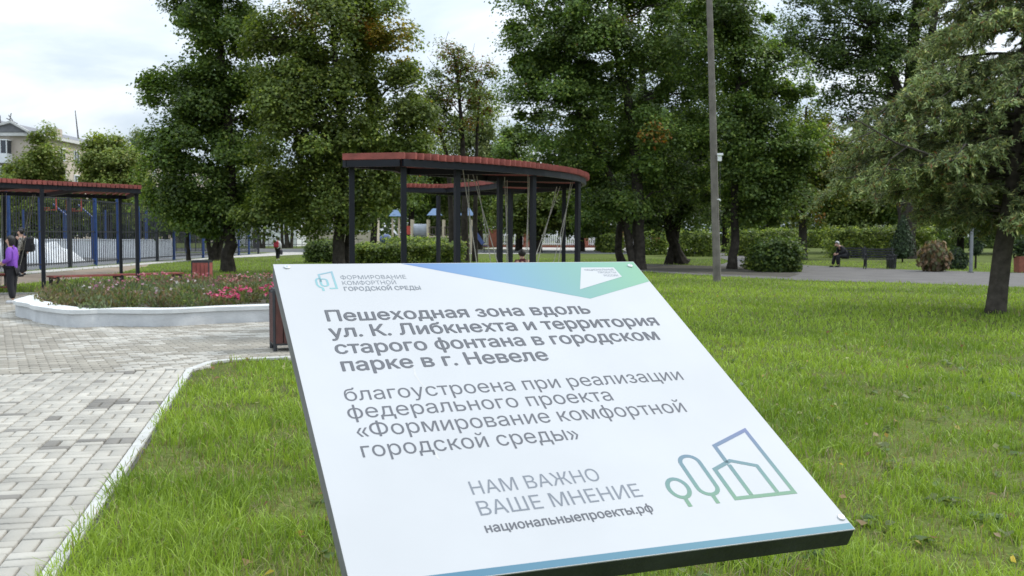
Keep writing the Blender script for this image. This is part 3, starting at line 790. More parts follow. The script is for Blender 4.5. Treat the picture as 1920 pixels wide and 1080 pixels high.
def cone_shrub(name, label, px, ybase, ytop, wpx, n, ls, pal, seed, shape, group=None, stem=.15, mat='needle'):
    rr_ = np.random.default_rng(seed); a = G(px, ybase); d = a[1]; h = at(px, ytop, d)[2]; w = wpx / F * d / 2
    root = thing(name, label, 'shrub', (a[0], a[1], 0), 0, group)
    t = rr_.random(n); th = rr_.random(n) * 2 * np.pi; R = w * np.interp(t, *shape) * rr_.random(n) ** .3 * (.72 + .56 * vnoise(np.cos(th) * 2 + t * 3, np.sin(th) * 2 - t * 4, seed + 5, .45))
    z0 = h * stem; P = np.stack([R * np.cos(th), R * np.sin(th), z0 + t * (h - z0)], 1) + rr_.normal(0, .03, (n, 3))
    N = np.stack([np.cos(th), np.sin(th), np.full(n, .4)], 1) + rr_.normal(0, .4, (n, 3)); T = np.array([0, 0, 1.0]) + rr_.normal(0, .4, (n, 3))
    col = leafcolors(n, pal, [1] * len(pal), .7 + .6 * vnoise(th * 2, P[:, 2], seed, .4), rr_)
    V, F3 = leafquads(P, N, ls * rr_.uniform(.7, 1.3, n), .3, .05, rr_, T)
    npmesh('foliage', V, None, F3, M[mat], root, np.repeat(col, 4, 0), world=False)
    MB().tube([(0, 0, -.03), (0, 0, h * .5), (0, 0, h * .9)], [.05, .035, .01], 7).build('stem', M['bark'], root, world=False)
    return root
TEAR = ([0, .08, .25, .5, .8, 1], [.3, .8, 1, .75, .35, .05]); COLM = ([0, .1, .5, .85, 1], [.7, .95, 1, .6, .1])
DK = [(.012, .022, .010), (.02, .034, .014), (.03, .05, .018)]
cone_shrub('topiary_shrub', 'dark teardrop topiary right of the benches and black bin', 1692, 492, 405, 46, 4500, .12, DK, 51, TEAR, stem=.1)
cone_shrub('topiary_shrub', 'dark teardrop topiary on a stem behind the grey metal post', 1829, 505, 400, 26, 3000, .12, DK, 52, TEAR, stem=.27)
cone_shrub('columnar_evergreen', 'tall green columnar evergreen above the seated person', 1578, 466, 330, 40, 5000, .2, [(.04, .065, .03), (.06, .09, .038), (.085, .115, .05)], 53, COLM)
cone_shrub('columnar_evergreen', 'wide pale green evergreen behind the park benches', 1625, 466, 352, 62, 5500, .2, [(.045, .07, .03), (.07, .10, .04), (.095, .125, .05)], 54, COLM)
cone_shrub('dried_shrub', 'brown dried shrub on the far path edge', 1752, 509, 455, 58, 1050, .24, [(.12, .08, .045), (.19, .12, .07), (.09, .07, .04), (.085, .09, .04)], 55, ([0, .3, .7, 1], [.6, 1, .9, .5]), stem=.05, mat='leaf')
cone_shrub('low_shrub', 'low dark green shrub beside the brown dried shrub', 1792, 505, 466, 44, 2200, .14, DK + [(.05, .075, .02)], 56, ([0, .3, .7, 1], [.8, 1, .8, .3]), stem=.02, mat='leaf')

# ------------------------------------------------------------------ flower bed
bc = np.array([-4.75, 19.75])
front_px = [(57, 602), (67, 607), (122, 616), (160, 617), (204, 615), (285, 616), (345, 614), (407, 610), (509, 606), (590, 601)]
fr = [G(*p)[:2] for p in front_px]
outer = [tuple(p) for p in fr]
a1 = math.atan2(fr[-1][1] - bc[1], fr[-1][0] - bc[0]); a0 = math.atan2(fr[0][1] - bc[1], fr[0][0] - bc[0]) % (2 * math.pi)
r1_, r0_ = np.hypot(*(fr[-1] - bc)), np.hypot(*(fr[0] - bc))
for k in range(1, 26):
    t = k / 26; a = a1 + (a0 - a1) * t; rr = (r1_ * (1 - t) + r0_ * t) + .9 * math.sin(math.pi * t) * .6 + .10 * math.sin(7 * a)
    outer.append((bc[0] + rr * math.cos(a), bc[1] + rr * math.sin(a)))
# smooth resample
O = np.array(outer); O2 = []
for k in range(len(O)):
    p0, p1, p2, p3 = O[k - 1], O[k], O[(k + 1) % len(O)], O[(k + 2) % len(O)]
    for t in (0, .33, .66):
        O2.append(.5 * ((2 * p1) + (-p0 + p2) * t + (2 * p0 - 5 * p1 + 4 * p2 - p3) * t * t + (-p0 + 3 * p1 - 3 * p2 + p3) * t ** 3))
O = np.array(O2); cen = O.mean(0)
dirs = (cen - O) / np.linalg.norm(cen - O, axis=1, keepdims=True)
I = O + dirs * .36
bed = thing('flower_bed_surround', 'low wavy white concrete surround holding the flowers', 'planter', (cen[0], cen[1], 0))
nO = len(O); H0 = .30
V = [(*p, -.02) for p in O] + [(*p, H0 - .07) for p in O] + [(*p, H0 - .07) for p in I] + [(*p, .02) for p in I]
Fq = [((k), (k + 1) % nO, nO + (k + 1) % nO, nO + k) for k in range(nO)] + [(nO + k, nO + (k + 1) % nO, 2 * nO + (k + 1) % nO, 2 * nO + k) for k in range(nO)] + [(2 * nO + k, 2 * nO + (k + 1) % nO, 3 * nO + (k + 1) % nO, 3 * nO + k) for k in range(nO)]
MB().add(V, Fq).build('wall', M['concrete'], bed)
Oc = O - dirs * .03; Ic = I + dirs * .03
V = [(*p, H0 - .066) for p in Oc] + [(*p, H0) for p in Oc] + [(*p, H0) for p in Ic] + [(*p, H0 - .066) for p in Ic]
Fq = [(a * nO + k, a * nO + (k + 1) % nO, ((a + 1) % 4) * nO + (k + 1) % nO, ((a + 1) % 4) * nO + k) for a in range(4) for k in range(nO)]
MB().add(V, Fq).build('coping', M['white_conc'], bed)
soil = MB().add([(*p, .20) for p in I], [tuple(range(nO))]).build('soil', M['shade_dirt'], bed)
r = np.random.default_rng(77)
Ip = [tuple(p) for p in (I + dirs * .05)]
def bedpts(n):
    x = r.uniform(I[:, 0].min(), I[:, 0].max(), n * 2); y = r.uniform(I[:, 1].min(), I[:, 1].max(), n * 2); ok = inpoly(x, y, Ip); return np.stack([x[ok], y[ok]], 1)[:n]
mc = bedpts(260); kind = vnoise(mc[:, 0], mc[:, 1], 5, 1.1) + r.normal(0, .12, len(mc))
mh = r.uniform(.22, .40, len(mc)) * (.9 + .25 * vnoise(mc[:, 0], mc[:, 1], 6, 1.5))
C_, N_, T_, S_, Cc = [], [], [], [], []
fC, fS, fcol = [], [], []
for (x, y), kd_, h in zip(mc, kind, mh):
    n = 190; a = r.random(n) * 2 * np.pi; q = r.random(n) ** .5; t = r.random(n)
    sp = .10 + .16 * t
    P = np.stack([x + q * sp * np.cos(a) * 1.4, y + q * sp * np.sin(a) * 1.4, .18 + t * h * (1.1 - .45 * q * q) + .02], 1)
    d_ = np.stack([np.cos(a) * q * .6, np.sin(a) * q * .6, np.full(n, 1.0)], 1) + r.normal(0, .3, (n, 3))
    C_.append(P); T_.append(d_); N_.append(r.normal(size=(n, 3)) + np.stack([np.cos(a), np.sin(a), .3 * np.ones(n)], 1)); S_.append(r.uniform(.05, .12, n))
    if kd_ < .40: pal = [(.13, .16, .10), (.17, .195, .12), (.10, .13, .065)]
    elif kd_ < .6: pal = [(.075, .11, .04), (.11, .145, .05), (.15, .17, .06)]
    else: pal = [(.15, .14, .07), (.18, .12, .08), (.11, .125, .055)]
    c = np.array(pal)[r.integers(0, 3, n)] * r.normal(1, .2, n)[:, None]; Cc.append(c)
    right = (x - .12 * (y - 18) > -4.9); back = y > 20.6
    nf = 0; fp = None
    if y > 19.6 and r.random() < .5: Cc[-1] = np.array([(.21, .125, .115), (.17, .12, .085), (.13, .13, .07)])[r.integers(0, 3, n)] * r.normal(1, .2, n)[:, None]
    if right and r.random() < .75: nf, fp = 46, [(.50, .045, .13), (.60, .09, .20), (.42, .03, .08)]
    elif back and r.random() < .4: nf, fp = 12, [(.42, .14, .15), (.36, .18, .14), (.48, .12, .18)]
    elif r.random() < .2: nf, fp = 6, [(.38, .22, .25), (.42, .26, .16), (.50, .45, .42), (.36, .16, .22)]
    if right and back and r.random() < .25: fp = [(.55, .34, .04), (.5, .22, .05)]
    for _ in range(nf):
        aa = r.random() * 6.28; qq = r.random() ** .5 * .3
        fC.append((x + qq * math.cos(aa), y + qq * math.sin(aa), .20 + h * (1.08 - .5 * qq) + r.normal(0, .025))); fS.append(r.uniform(.035, .065)); fcol.append(np.array(fp[r.integers(0, len(fp))]) * r.uniform(.75, 1.15))
C_ = np.concatenate(C_); V, F3 = leafquads(C_, np.concatenate(N_), np.concatenate(S_), .16, .03, r, np.concatenate(T_))
o = npmesh('bedding_plants', V, None, F3, M['leaf'], None, np.repeat(np.clip(np.concatenate(Cc), .01, 1), 4, 0)); tag(o, 'mixed grey green bedding plants filling the white surround', 'plants', kind='stuff')
fC = np.array(fC); n = len(fC); V, F3 = leafquads(np.repeat(fC, 2, 0) + r.normal(0, .008, (2 * n, 3)), r.normal(0, .5, (2 * n, 3)) + np.array([0, -.3, 1]), np.repeat(np.array(fS), 2), .5, .12, r)
o = npmesh('flowers', V, None, F3, M['petal'], None, np.repeat(np.repeat(np.array(fcol), 2, 0), 4, 0)); tag(o, 'pink and pale blossoms over the bedding plants', 'flowers', kind='stuff')

# ------------------------------------------------------------------ swing canopies
def arc(C, R, a0, a1, n): return [np.array([C[0] + R * math.cos(math.radians(a)), C[1] + R * math.sin(math.radians(a))]) for a in np.linspace(a0, a1, n)]
def resample(P, n):
    P = np.array(P); L = np.concatenate([[0], np.cumsum(np.linalg.norm(np.diff(P, axis=0), axis=1))]); u = np.linspace(0, L[-1], n)
    return np.stack([np.interp(u, L, P[:, k]) for k in range(2)], 1)
def canopy(label, A, Bl, ns, posts, zt=2.7, ends=(True, True), base=None):
    """A, Bl : the two roof edges (2-D polylines); slats run from A to Bl"""
    cen = base if base is not None else (np.mean(A, 0) + np.mean(Bl, 0)) / 2
    root = thing('swing_canopy', label, 'pergola', (cen[0], cen[1], 0), 0, 'swing canopies around the flower bed')
    a, b_ = resample(A, ns), resample(Bl, ns); sl = MB(); rr_ = random.Random(3)
    for k in range(ns):
        p, q = a[k], b_[k]; d = (q - p) / np.linalg.norm(q - p); e_ = .09
        w = min(np.linalg.norm(a[k] - a[k - 1]) if k else 9, 9, np.linalg.norm(b_[k] - b_[k - 1]) if k else 9) ; w = .075 if k == 0 else min(.10, w * .68)
        e_ = .02 if k == 0 else e_
        zz_ = zt - .05 + rr_.uniform(-.004, .004)
        sl.beam((*(p - d * e_), zz_), (*(q + d * e_), zz_), w, .095)
    sl.build('slat_roof', M['slat'], root)
    bm_ = MB()
    for E_ in (resample(A, 22), resample(Bl, 22)):
        for k in range(21):
            p, q = E_[k], E_[k + 1]; d = (q - p) / np.linalg.norm(q - p) * .01; bm_.beam((*(p - d), zt - .153), (*(q + d), zt - .153), .07, .106)
    for t in np.linspace(0, 1, 6):
        k = int(round(t * (ns - 1))); p, q = a[k], b_[k]; d = (q - p) / np.linalg.norm(q - p) * .045; bm_.beam((*(p + d), zt - .156), (*(q - d), zt - .156), .065, .098)
    bm_.build('roof_beams', M['navy'], root)
    for p in posts:
        MB().box((p[0], p[1], (zt - .205) / 2), (.082, .082, zt - .205), p[2] if len(p) > 2 else .3).box((p[0], p[1], .036), (.22, .22, .014), p[2] if len(p) > 2 else .3).build('post', M['navy'], root)
    return root
RC = (-5.08, 20.05)
outer_c = [np.array([-1.60, 14.45])] + arc(RC, 6.53, -55, 56, 25)
inner_c = [np.array([-2.50, 14.70])] + [np.array([-1.75, 15.7])] + arc(RC, 4.88, -50, 46, 20) + [np.array([-2.5, 23.3])]
def onpx(px, y): return gx(px, y)
cp = [(onpx(660, 14.85), 14.85, .2), (onpx(757, 14.62), 14.62, .2), (onpx(857, 15.35), 15.35, .5), (onpx(937, 17.3), 17.3, .6), (onpx(999, 16.6), 16.6, .7), (onpx(1057, 20.6), 20.6, 0), (onpx(1083, 18.6), 18.6, .9), (onpx(822, 25.2), 25.2, .9), (onpx(957, 21.6), 21.6, .9), (onpx(700, 24), 23.2, .9)]
cp[-1] = (-2.45, 23.35, .9)
canopy('curved red slatted swing canopy on dark posts right behind the board', outer_c, inner_c, 98, cp[:-1])
inner_l = [(-13.2, 18.2), (-11.9, 20.6), (-11.05, 22.3), (-9.35, 24.7)]
outer_l = [(-17.5, 19.0), (-16, 22.5), (-14, 26), (-11.35, 29.0)]
lp = [(onpx(80, 22.6), 22.6, .6), (onpx(257, 24.9), 24.9, .6), (onpx(9, 26.8), 26.8, .6), (onpx(226, 28.6), 28.6, .6), (-12.2, 20.2, .6)]
canopy('red slatted swing canopy at the left edge before the blue fence', [np.array(p) for p in inner_l], [np.array(p) for p in outer_l], 62, lp, base=np.array([-12.5, 24.0]))
def swing(label, tops, seat_c, rz, L=1.3):
    root = thing('swing', label, 'swing', (*seat_c[:2], 0), 0, 'swings hung from the canopies')
    cs, sn = math.cos(rz), math.sin(rz); ax = np.array([cs, sn, 0]); ay = np.array([-sn, cs, 0]); c = np.array(seat_c)
    st = MB()
    for k in range(4): st.beam(c - ax * L / 2 + ay * (-.18 + .12 * k), c + ax * L / 2 + ay * (-.18 + .12 * k), .1, .03)
    st.build('seat', M['slat'], root)
    ends = [c - ax * L / 2 * .96 - ay * .2, c - ax * L / 2 * .96 + ay * .2, c + ax * L / 2 * .96 - ay * .2, c + ax * L / 2 * .96 + ay * .2]
    for t, e_ in zip(tops, ends): MB().tube([t, (np.array(t) + e_) / 2, e_], .0075, 6).build('rope', M['rope'], root)
    bk = MB()
    for k in range(3): bk.beam(c - ax * L / 2 + ay * (.24 + .03 * k) + np.array([0, 0, .14 + .11 * k]), c + ax * L / 2 + ay * (.24 + .03 * k) + np.array([0, 0, .14 + .11 * k]), .02, .08)
    for s in (-1, 1): bk.beam(c + ax * s * L * .44 + ay * .21, c + ax * s * L * .44 + ay * .33 + np.array([0, 0, .42]), .04, .03)
    bk.build('backrest', M['slat'], root)
    return root
T = lambda px, py, y: at(px, py, y)
swing('swing with two close slanting ropes behind the third canopy post', [T(868, 318, 16.2), T(878, 322, 16.9), T(886, 325, 17.0), T(894, 330, 17.6)], at(917, 555, 16.8), .5, .5)
swing('swing in the middle of the right canopy carrying the small child', [T(946, 332, 17.4), T(951, 338, 18.0), T(990, 326, 17.3), T(993, 332, 17.9)], at(969, 552, 17.6), .15, .34)
swing('swing on widely slanting ropes at the canopy right end', [T(1044, 350, 20.0), T(1050, 350, 20.5), T(1071, 336, 18.9), T(1075, 338, 19.4)], at(1010, 545, 18.8), .3, .5)
swing('swing under the left canopy beside the purple jacket', [T(4, 362, 24.5), T(12, 362, 25), T(62, 365, 25), T(66, 365, 25.5)], at(16, 538, 25), .2, .25)

# ------------------------------------------------------------------ information board
BW, BH, BT = .8, .852, .034
Nn = np.array([.16872252, -.44148943, .88126034]); Nn /= np.linalg.norm(Nn)
TL = np.array([-.58983093 * BW, 2.43183832 * BW, 1.5 - .07638529 * BW]); TRc = np.array([.34387291 * BW, 2.78988406 * BW, 1.5 - .07577645 * BW])
E1 = (TRc - TL) / np.linalg.norm(TRc - TL); E2 = np.cross(E1, Nn); E2 /= np.linalg.norm(E2)
if E2[2] > 0: E2 = -E2
def bp_(u, v, h=0.0): return TL + E1 * u + E2 * v + Nn * h
def buv(px, py):
    d = ray(px, py); t = ((TL - CAMP) @ Nn) / (d @ Nn); q = CAMP + d * t - TL; return np.array([q @ E1, q @ E2])
bcen = bp_(BW / 2, BH / 2)
board = thing('information_board', 'white tilted information board with grey Russian text in the foreground', 'sign', (bcen[0], bcen[1], 0))
def slab(poly_uv, h0, h1):
    n = len(poly_uv); mb = MB(); V = [bp_(u, v, h0) for u, v in poly_uv] + [bp_(u, v, h1) for u, v in poly_uv]
    return mb.add(V, [tuple(range(n)), tuple(range(2 * n - 1, n - 1, -1))] + [(i, n + i, n + (i + 1) % n, (i + 1) % n) for i in range(n)])
def flat(poly_uv, h, mb=None):
    mb = mb or MB(); n = len(poly_uv); return mb.add([bp_(u, v, h) for u, v in poly_uv], [tuple(range(n - 1, -1, -1))])
M['board_face'] = plain('board_face', (.452, .455, .460), .6, .05, 2.6, spec=.18)
_mt = M['board_face']
M['tray'] = plain('tray_metal', (.022, .027, .026), .55, .35, 9, .15, bscale=60)
M['tray_side'] = plain('tray_side_shading', (.11, .115, .115), .5, .2, 14, .1)  # paler copy of the tray metal, left side's shading put into the colour
slab([(0, 0), (BW, 0), (BW, BH), (0, BH)], -BT, -.0025).build('tray', M['tray'], board)
side = MB(); side.add([bp_(-.0015, 0, -.0026), bp_(-.0015, BH, -.0026), bp_(-.0015, BH, -BT), bp_(-.0015, 0, -BT)], [(0, 1, 2, 3)])
side.build('side_shading', M['tray_side'], board)  # strip over the tray's left side; its grey stands for shading
face = slab([(-.002, -.001), (BW + .001, -.001), (BW + .001, BH), (-.002, BH)], -.002, 0).build('face', _mt, board)
# printed gradient
def gradmat(name, axis, stops, rough=.33):
    mt, nt, b = newmat(name); t = nt.nodes.new('ShaderNodeAttribute'); t.attribute_name = 'col'
    r_ = ramp(nt, t.outputs['Fac'], stops); nt.links.new(r_.outputs[0], b.inputs['Base Color']); b.inputs['Roughness'].default_value = .6; b.inputs['Specular IOR Level'].default_value = .18
    return mt
def gradflat(name, polys, h, fn, stops, parent):
    V, Fs, c = [], [], []
    for poly in polys:
        b0 = len(V); V += [bp_(u, v, h) for u, v in poly]; c += [(fn(u, v),) * 3 for u, v in poly]; Fs.append(tuple(range(b0 + len(poly) - 1, b0 - 1, -1)))
    me = bpy.data.meshes.new(name); mi = np.array(wm(parent).inverted()); W = np.array(V) @ mi[:3, :3].T + mi[:3, 3]
    me.from_pydata([tuple(p) for p in W], [], Fs); ca = me.attributes.new('col', 'FLOAT_COLOR', 'POINT')
    cc = np.ones((len(V), 4), np.float32); cc[:, :3] = np.array(c); ca.data.foreach_set('color', cc.ravel())
    me.materials.append(gradmat(name, 0, stops)); o = bpy.data.objects.new(name, me); link(o, parent); return o
gpts = [(.2585, .0005), (.6289, .1524), (BW, .0865), (BW, .0005)]
NG = 24
us = sorted(set(list(np.linspace(.2585, BW, NG)) + [.6289]))
gtop = lambda u: .1524 * (u - .2585) / (.6289 - .2585) if u < .6289 else .1524 + (.0865 - .1524) * (u - .6289) / (BW - .6289)
gp = [[(us[k], .0006), (us[k], max(gtop(us[k]), .0007)), (us[k + 1], max(gtop(us[k + 1]), .0007)), (us[k + 1], .0006)] for k in range(len(us) - 1)]
gradflat('gradient_print', gp, .0002, lambda u, v: (u - .2585) / (BW - .2585), [(0, lin('#6179a6')), (.35, lin('#6f8fa6')), (.68, lin('#749892')), (1, lin('#7aa287'))], face)
gradflat('stripe_print', [[(BW * k / 8, .838), (BW * k / 8, BH - .001), (BW * (k + 1) / 8, BH - .001), (BW * (k + 1) / 8, .838)] for k in range(8)], .0002, lambda u, v: u / BW, [(0, lin('#4d7186')), (1, lin('#61848e'))], face)
M['logo_white'] = plain('logo_white', (.46, .465, .47), .6, .01, 3, spec=.18)
flat([(.660, .0240), (.6202, .1155), (.7422, .0652), (.7396, .0250)], .0005).build('emblem_patch', M['logo_white'], face)
M['ink'] = plain('grey_ink', lin('#626367'), .65, .05, 5, spec=.15)
M['ink_light'] = plain('light_grey_ink', lin('#777b81'), .65, .05, 5, spec=.15)
M['ink_mid'] = plain('mid_grey_ink', lin('#7a7e83'), .65, .05, 5, spec=.15)
def simple_loops(P, depth=0):
    """cut a self-crossing outline into simple loops"""
    n = len(P); A = P; B = np.roll(P, -1, 0); D = B - A
    for i in range(n):
        for j in range(i + 2, n):
            if i == 0 and j == n - 1: continue
            den = D[i][0] * D[j][1] - D[i][1] * D[j][0]
            if abs(den) < 1e-12: continue
            w = A[j] - A[i]; t = (w[0] * D[j][1] - w[1] * D[j][0]) / den; u = (w[0] * D[i][1] - w[1] * D[i][0]) / den
            if 1e-6 < t < 1 - 1e-6 and 1e-6 < u < 1 - 1e-6 and depth < 12:
                X = A[i] + D[i] * t
                return simple_loops(np.concatenate([[X], P[i + 1:j + 1]]), depth + 1) + simple_loops(np.concatenate([[X], P[j + 1:], P[:i + 1]]), depth + 1)
    return [P]
_GC = {}
def glyph_mesh(text, weight):
    """text -> 2-D mesh; overlapping contours of a glyph are filled on separate levels so no two faces share a plane"""
    cu = bpy.data.curves.new('lettering', 'FONT'); cu.body = text; cu.size = 1.0; cu.resolution_u = 5
    tmp = bpy.data.objects.new('lettering_tmp', cu); COL.objects.link(tmp); dg = bpy.context.evaluated_depsgraph_get()
    cv = tmp.evaluated_get(dg).to_curve(dg)
    cont = []
    for sp in cv.splines:
        bz = sp.bezier_points; n = len(bz); pts = []
        for k in range(n):
            a, b_ = bz[k], bz[(k + 1) % n]; p0, p1, p2, p3 = (np.array(q[:2]) for q in (a.co, a.handle_right, b_.handle_left, b_.co))
            L0 = np.linalg.norm(p3 - p0)
            if L0 < 1e-6: continue
            dv = (p3 - p0) / L0; dev = max(abs(np.cross(dv, p1 - p0)), abs(np.cross(dv, p2 - p0)))
            m_ = 1 if dev < 1e-4 else 6
            for q in range(m_): t = q / m_; pts.append((1 - t) ** 3 * p0 + 3 * t * (1 - t) ** 2 * p1 + 3 * t * t * (1 - t) * p2 + t ** 3 * p3)
        if len(pts) < 3: continue
        for P in simple_loops(np.array(pts)): cont.append((P, .5 * np.sum(P[:, 0] * np.roll(P[:, 1], -1) - np.roll(P[:, 0], -1) * P[:, 1])))
    tmp.to_curve_clear(); bpy.data.objects.remove(tmp); bpy.data.curves.remove(cu)
    cont = sorted([c for c in cont if abs(c[1]) > 2e-5], key=lambda c: -abs(c[1])); outs = []
    for P, a in cont:
        c = [o for o in outs if o[3] * a < 0 and inpoly(P[:, 0], P[:, 1], o[0]).mean() > .9]
        if c: min(c, key=lambda o: o[2])[1].append(P)
        else: outs.append([P, [], abs(a), np.sign(a)])
    lev, placed = [], []
    for o in outs:
        lo, hi = o[0].min(0) - .02, o[0].max(0) + .02; used = {l for (a, b_, l) in placed if (lo < b_).all() and (hi > a).all()}
        l = 0
        while l in used: l += 1
        placed.append((lo, hi, l)); lev.append(l)
    V, Fs = [], []
    for l in range(max(lev) + 1):
        c2 = bpy.data.curves.new('fill', 'CURVE'); c2.dimensions = '2D'; c2.fill_mode = 'BOTH'
        for o, ol in zip(outs, lev):
            if ol != l: continue
            for P in [o[0]] + o[1]:
                sp = c2.splines.new('POLY'); sp.points.add(len(P) - 1); sp.use_cyclic_u = True
                co = np.zeros((len(P), 4)); co[:, :2] = P; co[:, 3] = 1; sp.points.foreach_set('co', co.ravel())
        t2 = bpy.data.objects.new('fill_tmp', c2); COL.objects.link(t2); dg = bpy.context.evaluated_depsgraph_get()
        me = bpy.data.meshes.new_from_object(t2.evaluated_get(dg)); b0 = len(V)
        V += [(v.co.x, v.co.y, float(l)) for v in me.vertices]; Fs += [tuple(b0 + q for q in p.vertices) for p in me.polygons]
        bpy.data.objects.remove(t2); bpy.data.curves.remove(c2); bpy.data.meshes.remove(me)
    V = np.array(V)
    if weight > .01:      # heavier strokes: the same outlines set again a little to each side, one level higher each
        nl = max(lev) + 1; VV, FF = [], []
        for k, (dx, dy) in enumerate(((-1, 0), (1, 0), (0, .6), (0, -.6))):
            FF += [tuple(len(V) * k + q for q in f) for f in Fs]; VV.append(V + np.array([dx * weight, dy * weight, nl * k]))
        V, Fs = np.concatenate(VV), FF
    return V, Fs
def lettering(text, u0, v0, u1, v1, cap, mat, weight=0.0, h=.0003):
    co, Fs = glyph_mesh(text, weight)
    x0, x1 = co[:, 0].min(), co[:, 0].max(); t = (co[:, 0] - x0) / (x1 - x0); sy = cap / (.727 + weight)
    U = u0 + (u1 - u0) * t; Vv = v0 + (v1 - v0) * t - co[:, 1] * sy
    W = TL + U[:, None] * E1 + Vv[:, None] * E2 + (h + (.00004 if weight > .01 else .0001) * co[:, 2])[:, None] * Nn
    mb = MB(); mb.add(W, Fs); return mb.build('lettering', mat, face)
I_, L_, D_ = M['ink'], M['ink_light'], M['ink_mid']
lettering('Пешеходная зона вдоль', .0710, .2104, .6092, .2086, .0385, I_, .022)
lettering('ул. К. Либкнехта и территория', .0676, .2630, .7421, .2594, .0385, I_, .022)
lettering('старого фонтана в городском', .0691, .3150, .7181, .3105, .0385, I_, .022)
lettering('парке в г. Невеле', .0713, .3673, .4591, .3625, .0385, I_, .022)
lettering('благоустроена при реализации', .0621, .4505, .7024, .4444, .0355, I_, .002)
lettering('федерального проекта', .0586, .4965, .5345, .4922, .0355, I_, .002)
lettering('«Формирование комфортной', .0642, .5430, .6605, .5375, .0355, I_, .002)
lettering('городской среды»', .0631, .5915, .4299, .5880, .0355, I_, .002)
lettering('НАМ ВАЖНО', .2096, .6940, .4250, .6896, .0290, L_, .004)
lettering('ВАШЕ МНЕНИЕ', .2085, .7384, .4791, .7334, .0300, L_, .004)
lettering('национальныепроекты.рф', .2066, .7730, .4816, .7675, .0185, I_, .018)
lettering('ФОРМИРОВАНИЕ', .1226, .0606, .2557, .0613, .0150, D_, .004)
lettering('КОМФОРТНОЙ', .1225, .0822, .2303, .0826, .0150, D_, .004)
lettering('ГОРОДСКОЙ СРЕДЫ', .1219, .1044, .2759, .1046, .0150, D_, .022)
lettering('НАЦИОНАЛЬНЫЕ', .6640, .0385, .7357, .0385, .0082, L_, .006, .0007)
lettering('ПРОЕКТЫ', .6925, .0505, .7355, .0505, .0082, L_, .006, .0007)
lettering('РОССИИ', .7007, .0640, .7348, .0640, .0082, L_, .006, .0007)
# line emblems
def stroke_polys(pts, w, closed=False):
    P = [np.array(p, float) for p in pts]; n = len(P); Ls, Rs = [], []
    for i in range(n):
        a = P[i - 1] if (closed or i > 0) else None; c = P[(i + 1) % n] if (closed or i < n - 1) else None
        d1 = (P[i] - a) / np.linalg.norm(P[i] - a) if a is not None else None; d2 = (c - P[i]) / np.linalg.norm(c - P[i]) if c is not None else None
        if d1 is None: d1 = d2
        if d2 is None: d2 = d1
        n1 = np.array([-d1[1], d1[0]]); n2 = np.array([-d2[1], d2[0]]); mm = n1 + n2; mm /= np.linalg.norm(mm); k = w / 2 / max(.35, mm @ n1); Ls.append(P[i] + mm * k); Rs.append(P[i] - mm * k)
    out = []
    for i in range(n if closed else n - 1):
        j = (i + 1) % n; q = [tuple(Ls[i]), tuple(Ls[j]), tuple(Rs[j]), tuple(Rs[i])]
        ar = sum(q[k][0] * q[(k + 1) % 4][1] - q[(k + 1) % 4][0] * q[k][1] for k in range(4))
        out.append(q if ar < 0 else q[::-1])
    return out
def ell(cu, cv, ru, rv, a0=0, a1=360, n=36): return [(cu + ru * math.cos(math.radians(a)), cv + rv * math.sin(math.radians(a))) for a in np.linspace(a0, a1, n)]
w = .0078
em = stroke_polys([(.6640, .6765), (.6640, .6325), (.7455, .5985), (.7455, .7590), (.6330, .7590), (.6330, .6890), (.6725, .6720), (.7150, .6900), (.7150, .7545)], w)
em += stroke_polys([(.6650, .6810), (.6650, .7545)], w)
cap_ = [(.5972 + .0175 * math.cos(math.radians(a)), .6690 + .0175 * math.sin(math.radians(a))) for a in np.linspace(180, 360, 15)] + [(.5972 + .0175 * math.cos(math.radians(a)), .7270 + .0175 * math.sin(math.radians(a))) for a in np.linspace(0, 180, 15)]
em += stroke_polys(cap_, w * .95, True) + stroke_polys([(.5972, .7480), (.5972, .7655)], w * .95)
em += stroke_polys(ell(.5465, .7235, .0170, .0215, 0, 350, 32), w * .95, True) + stroke_polys([(.5465, .7490), (.5465, .7660)], w * .95)
def subdiv(polys, k=6):
    out = []
    for a, b_, c, d_ in polys:
        a, b_, c, d_ = map(np.array, (a, b_, c, d_))
        for q in range(k):
            t0, t1 = q / k, (q + 1) / k; out.append([tuple(a + (b_ - a) * t0), tuple(a + (b_ - a) * t1), tuple(d_ + (c - d_) * t1), tuple(d_ + (c - d_) * t0)])
    return out
gradflat('city_emblem', subdiv(em), .0003, lambda u, v: (v - .59) / .18, [(0, lin('#6b7291')), (.4, lin('#667c85')), (.7, lin('#698580')), (1, lin('#708e74'))], face)
w = .0042
em = stroke_polys([(.0815, .0700), (.0815, .0415), (.1085, .0315), (.1085, .0945), (.0945, .0945)], w)
em += stroke_polys([(.0875 + .0065 * math.cos(math.radians(a)), .0650 + .0065 * math.sin(math.radians(a))) for a in np.linspace(180, 360, 10)] + [(.0875 + .0065 * math.cos(math.radians(a)), .0790 + .0065 * math.sin(math.radians(a))) for a in np.linspace(0, 180, 10)], w, True)
em += stroke_polys([(.0815, .0555), (.0755, .0575), (.0725, .0640), (.0725, .0800), (.0755, .0880), (.0815, .0925), (.0815, .1035)], w)
gradflat('line_emblem', subdiv(em, 2), .0003, lambda u, v: v / .1, [(0, lin('#8296a4')), (1, lin('#7fa8a8'))], face)
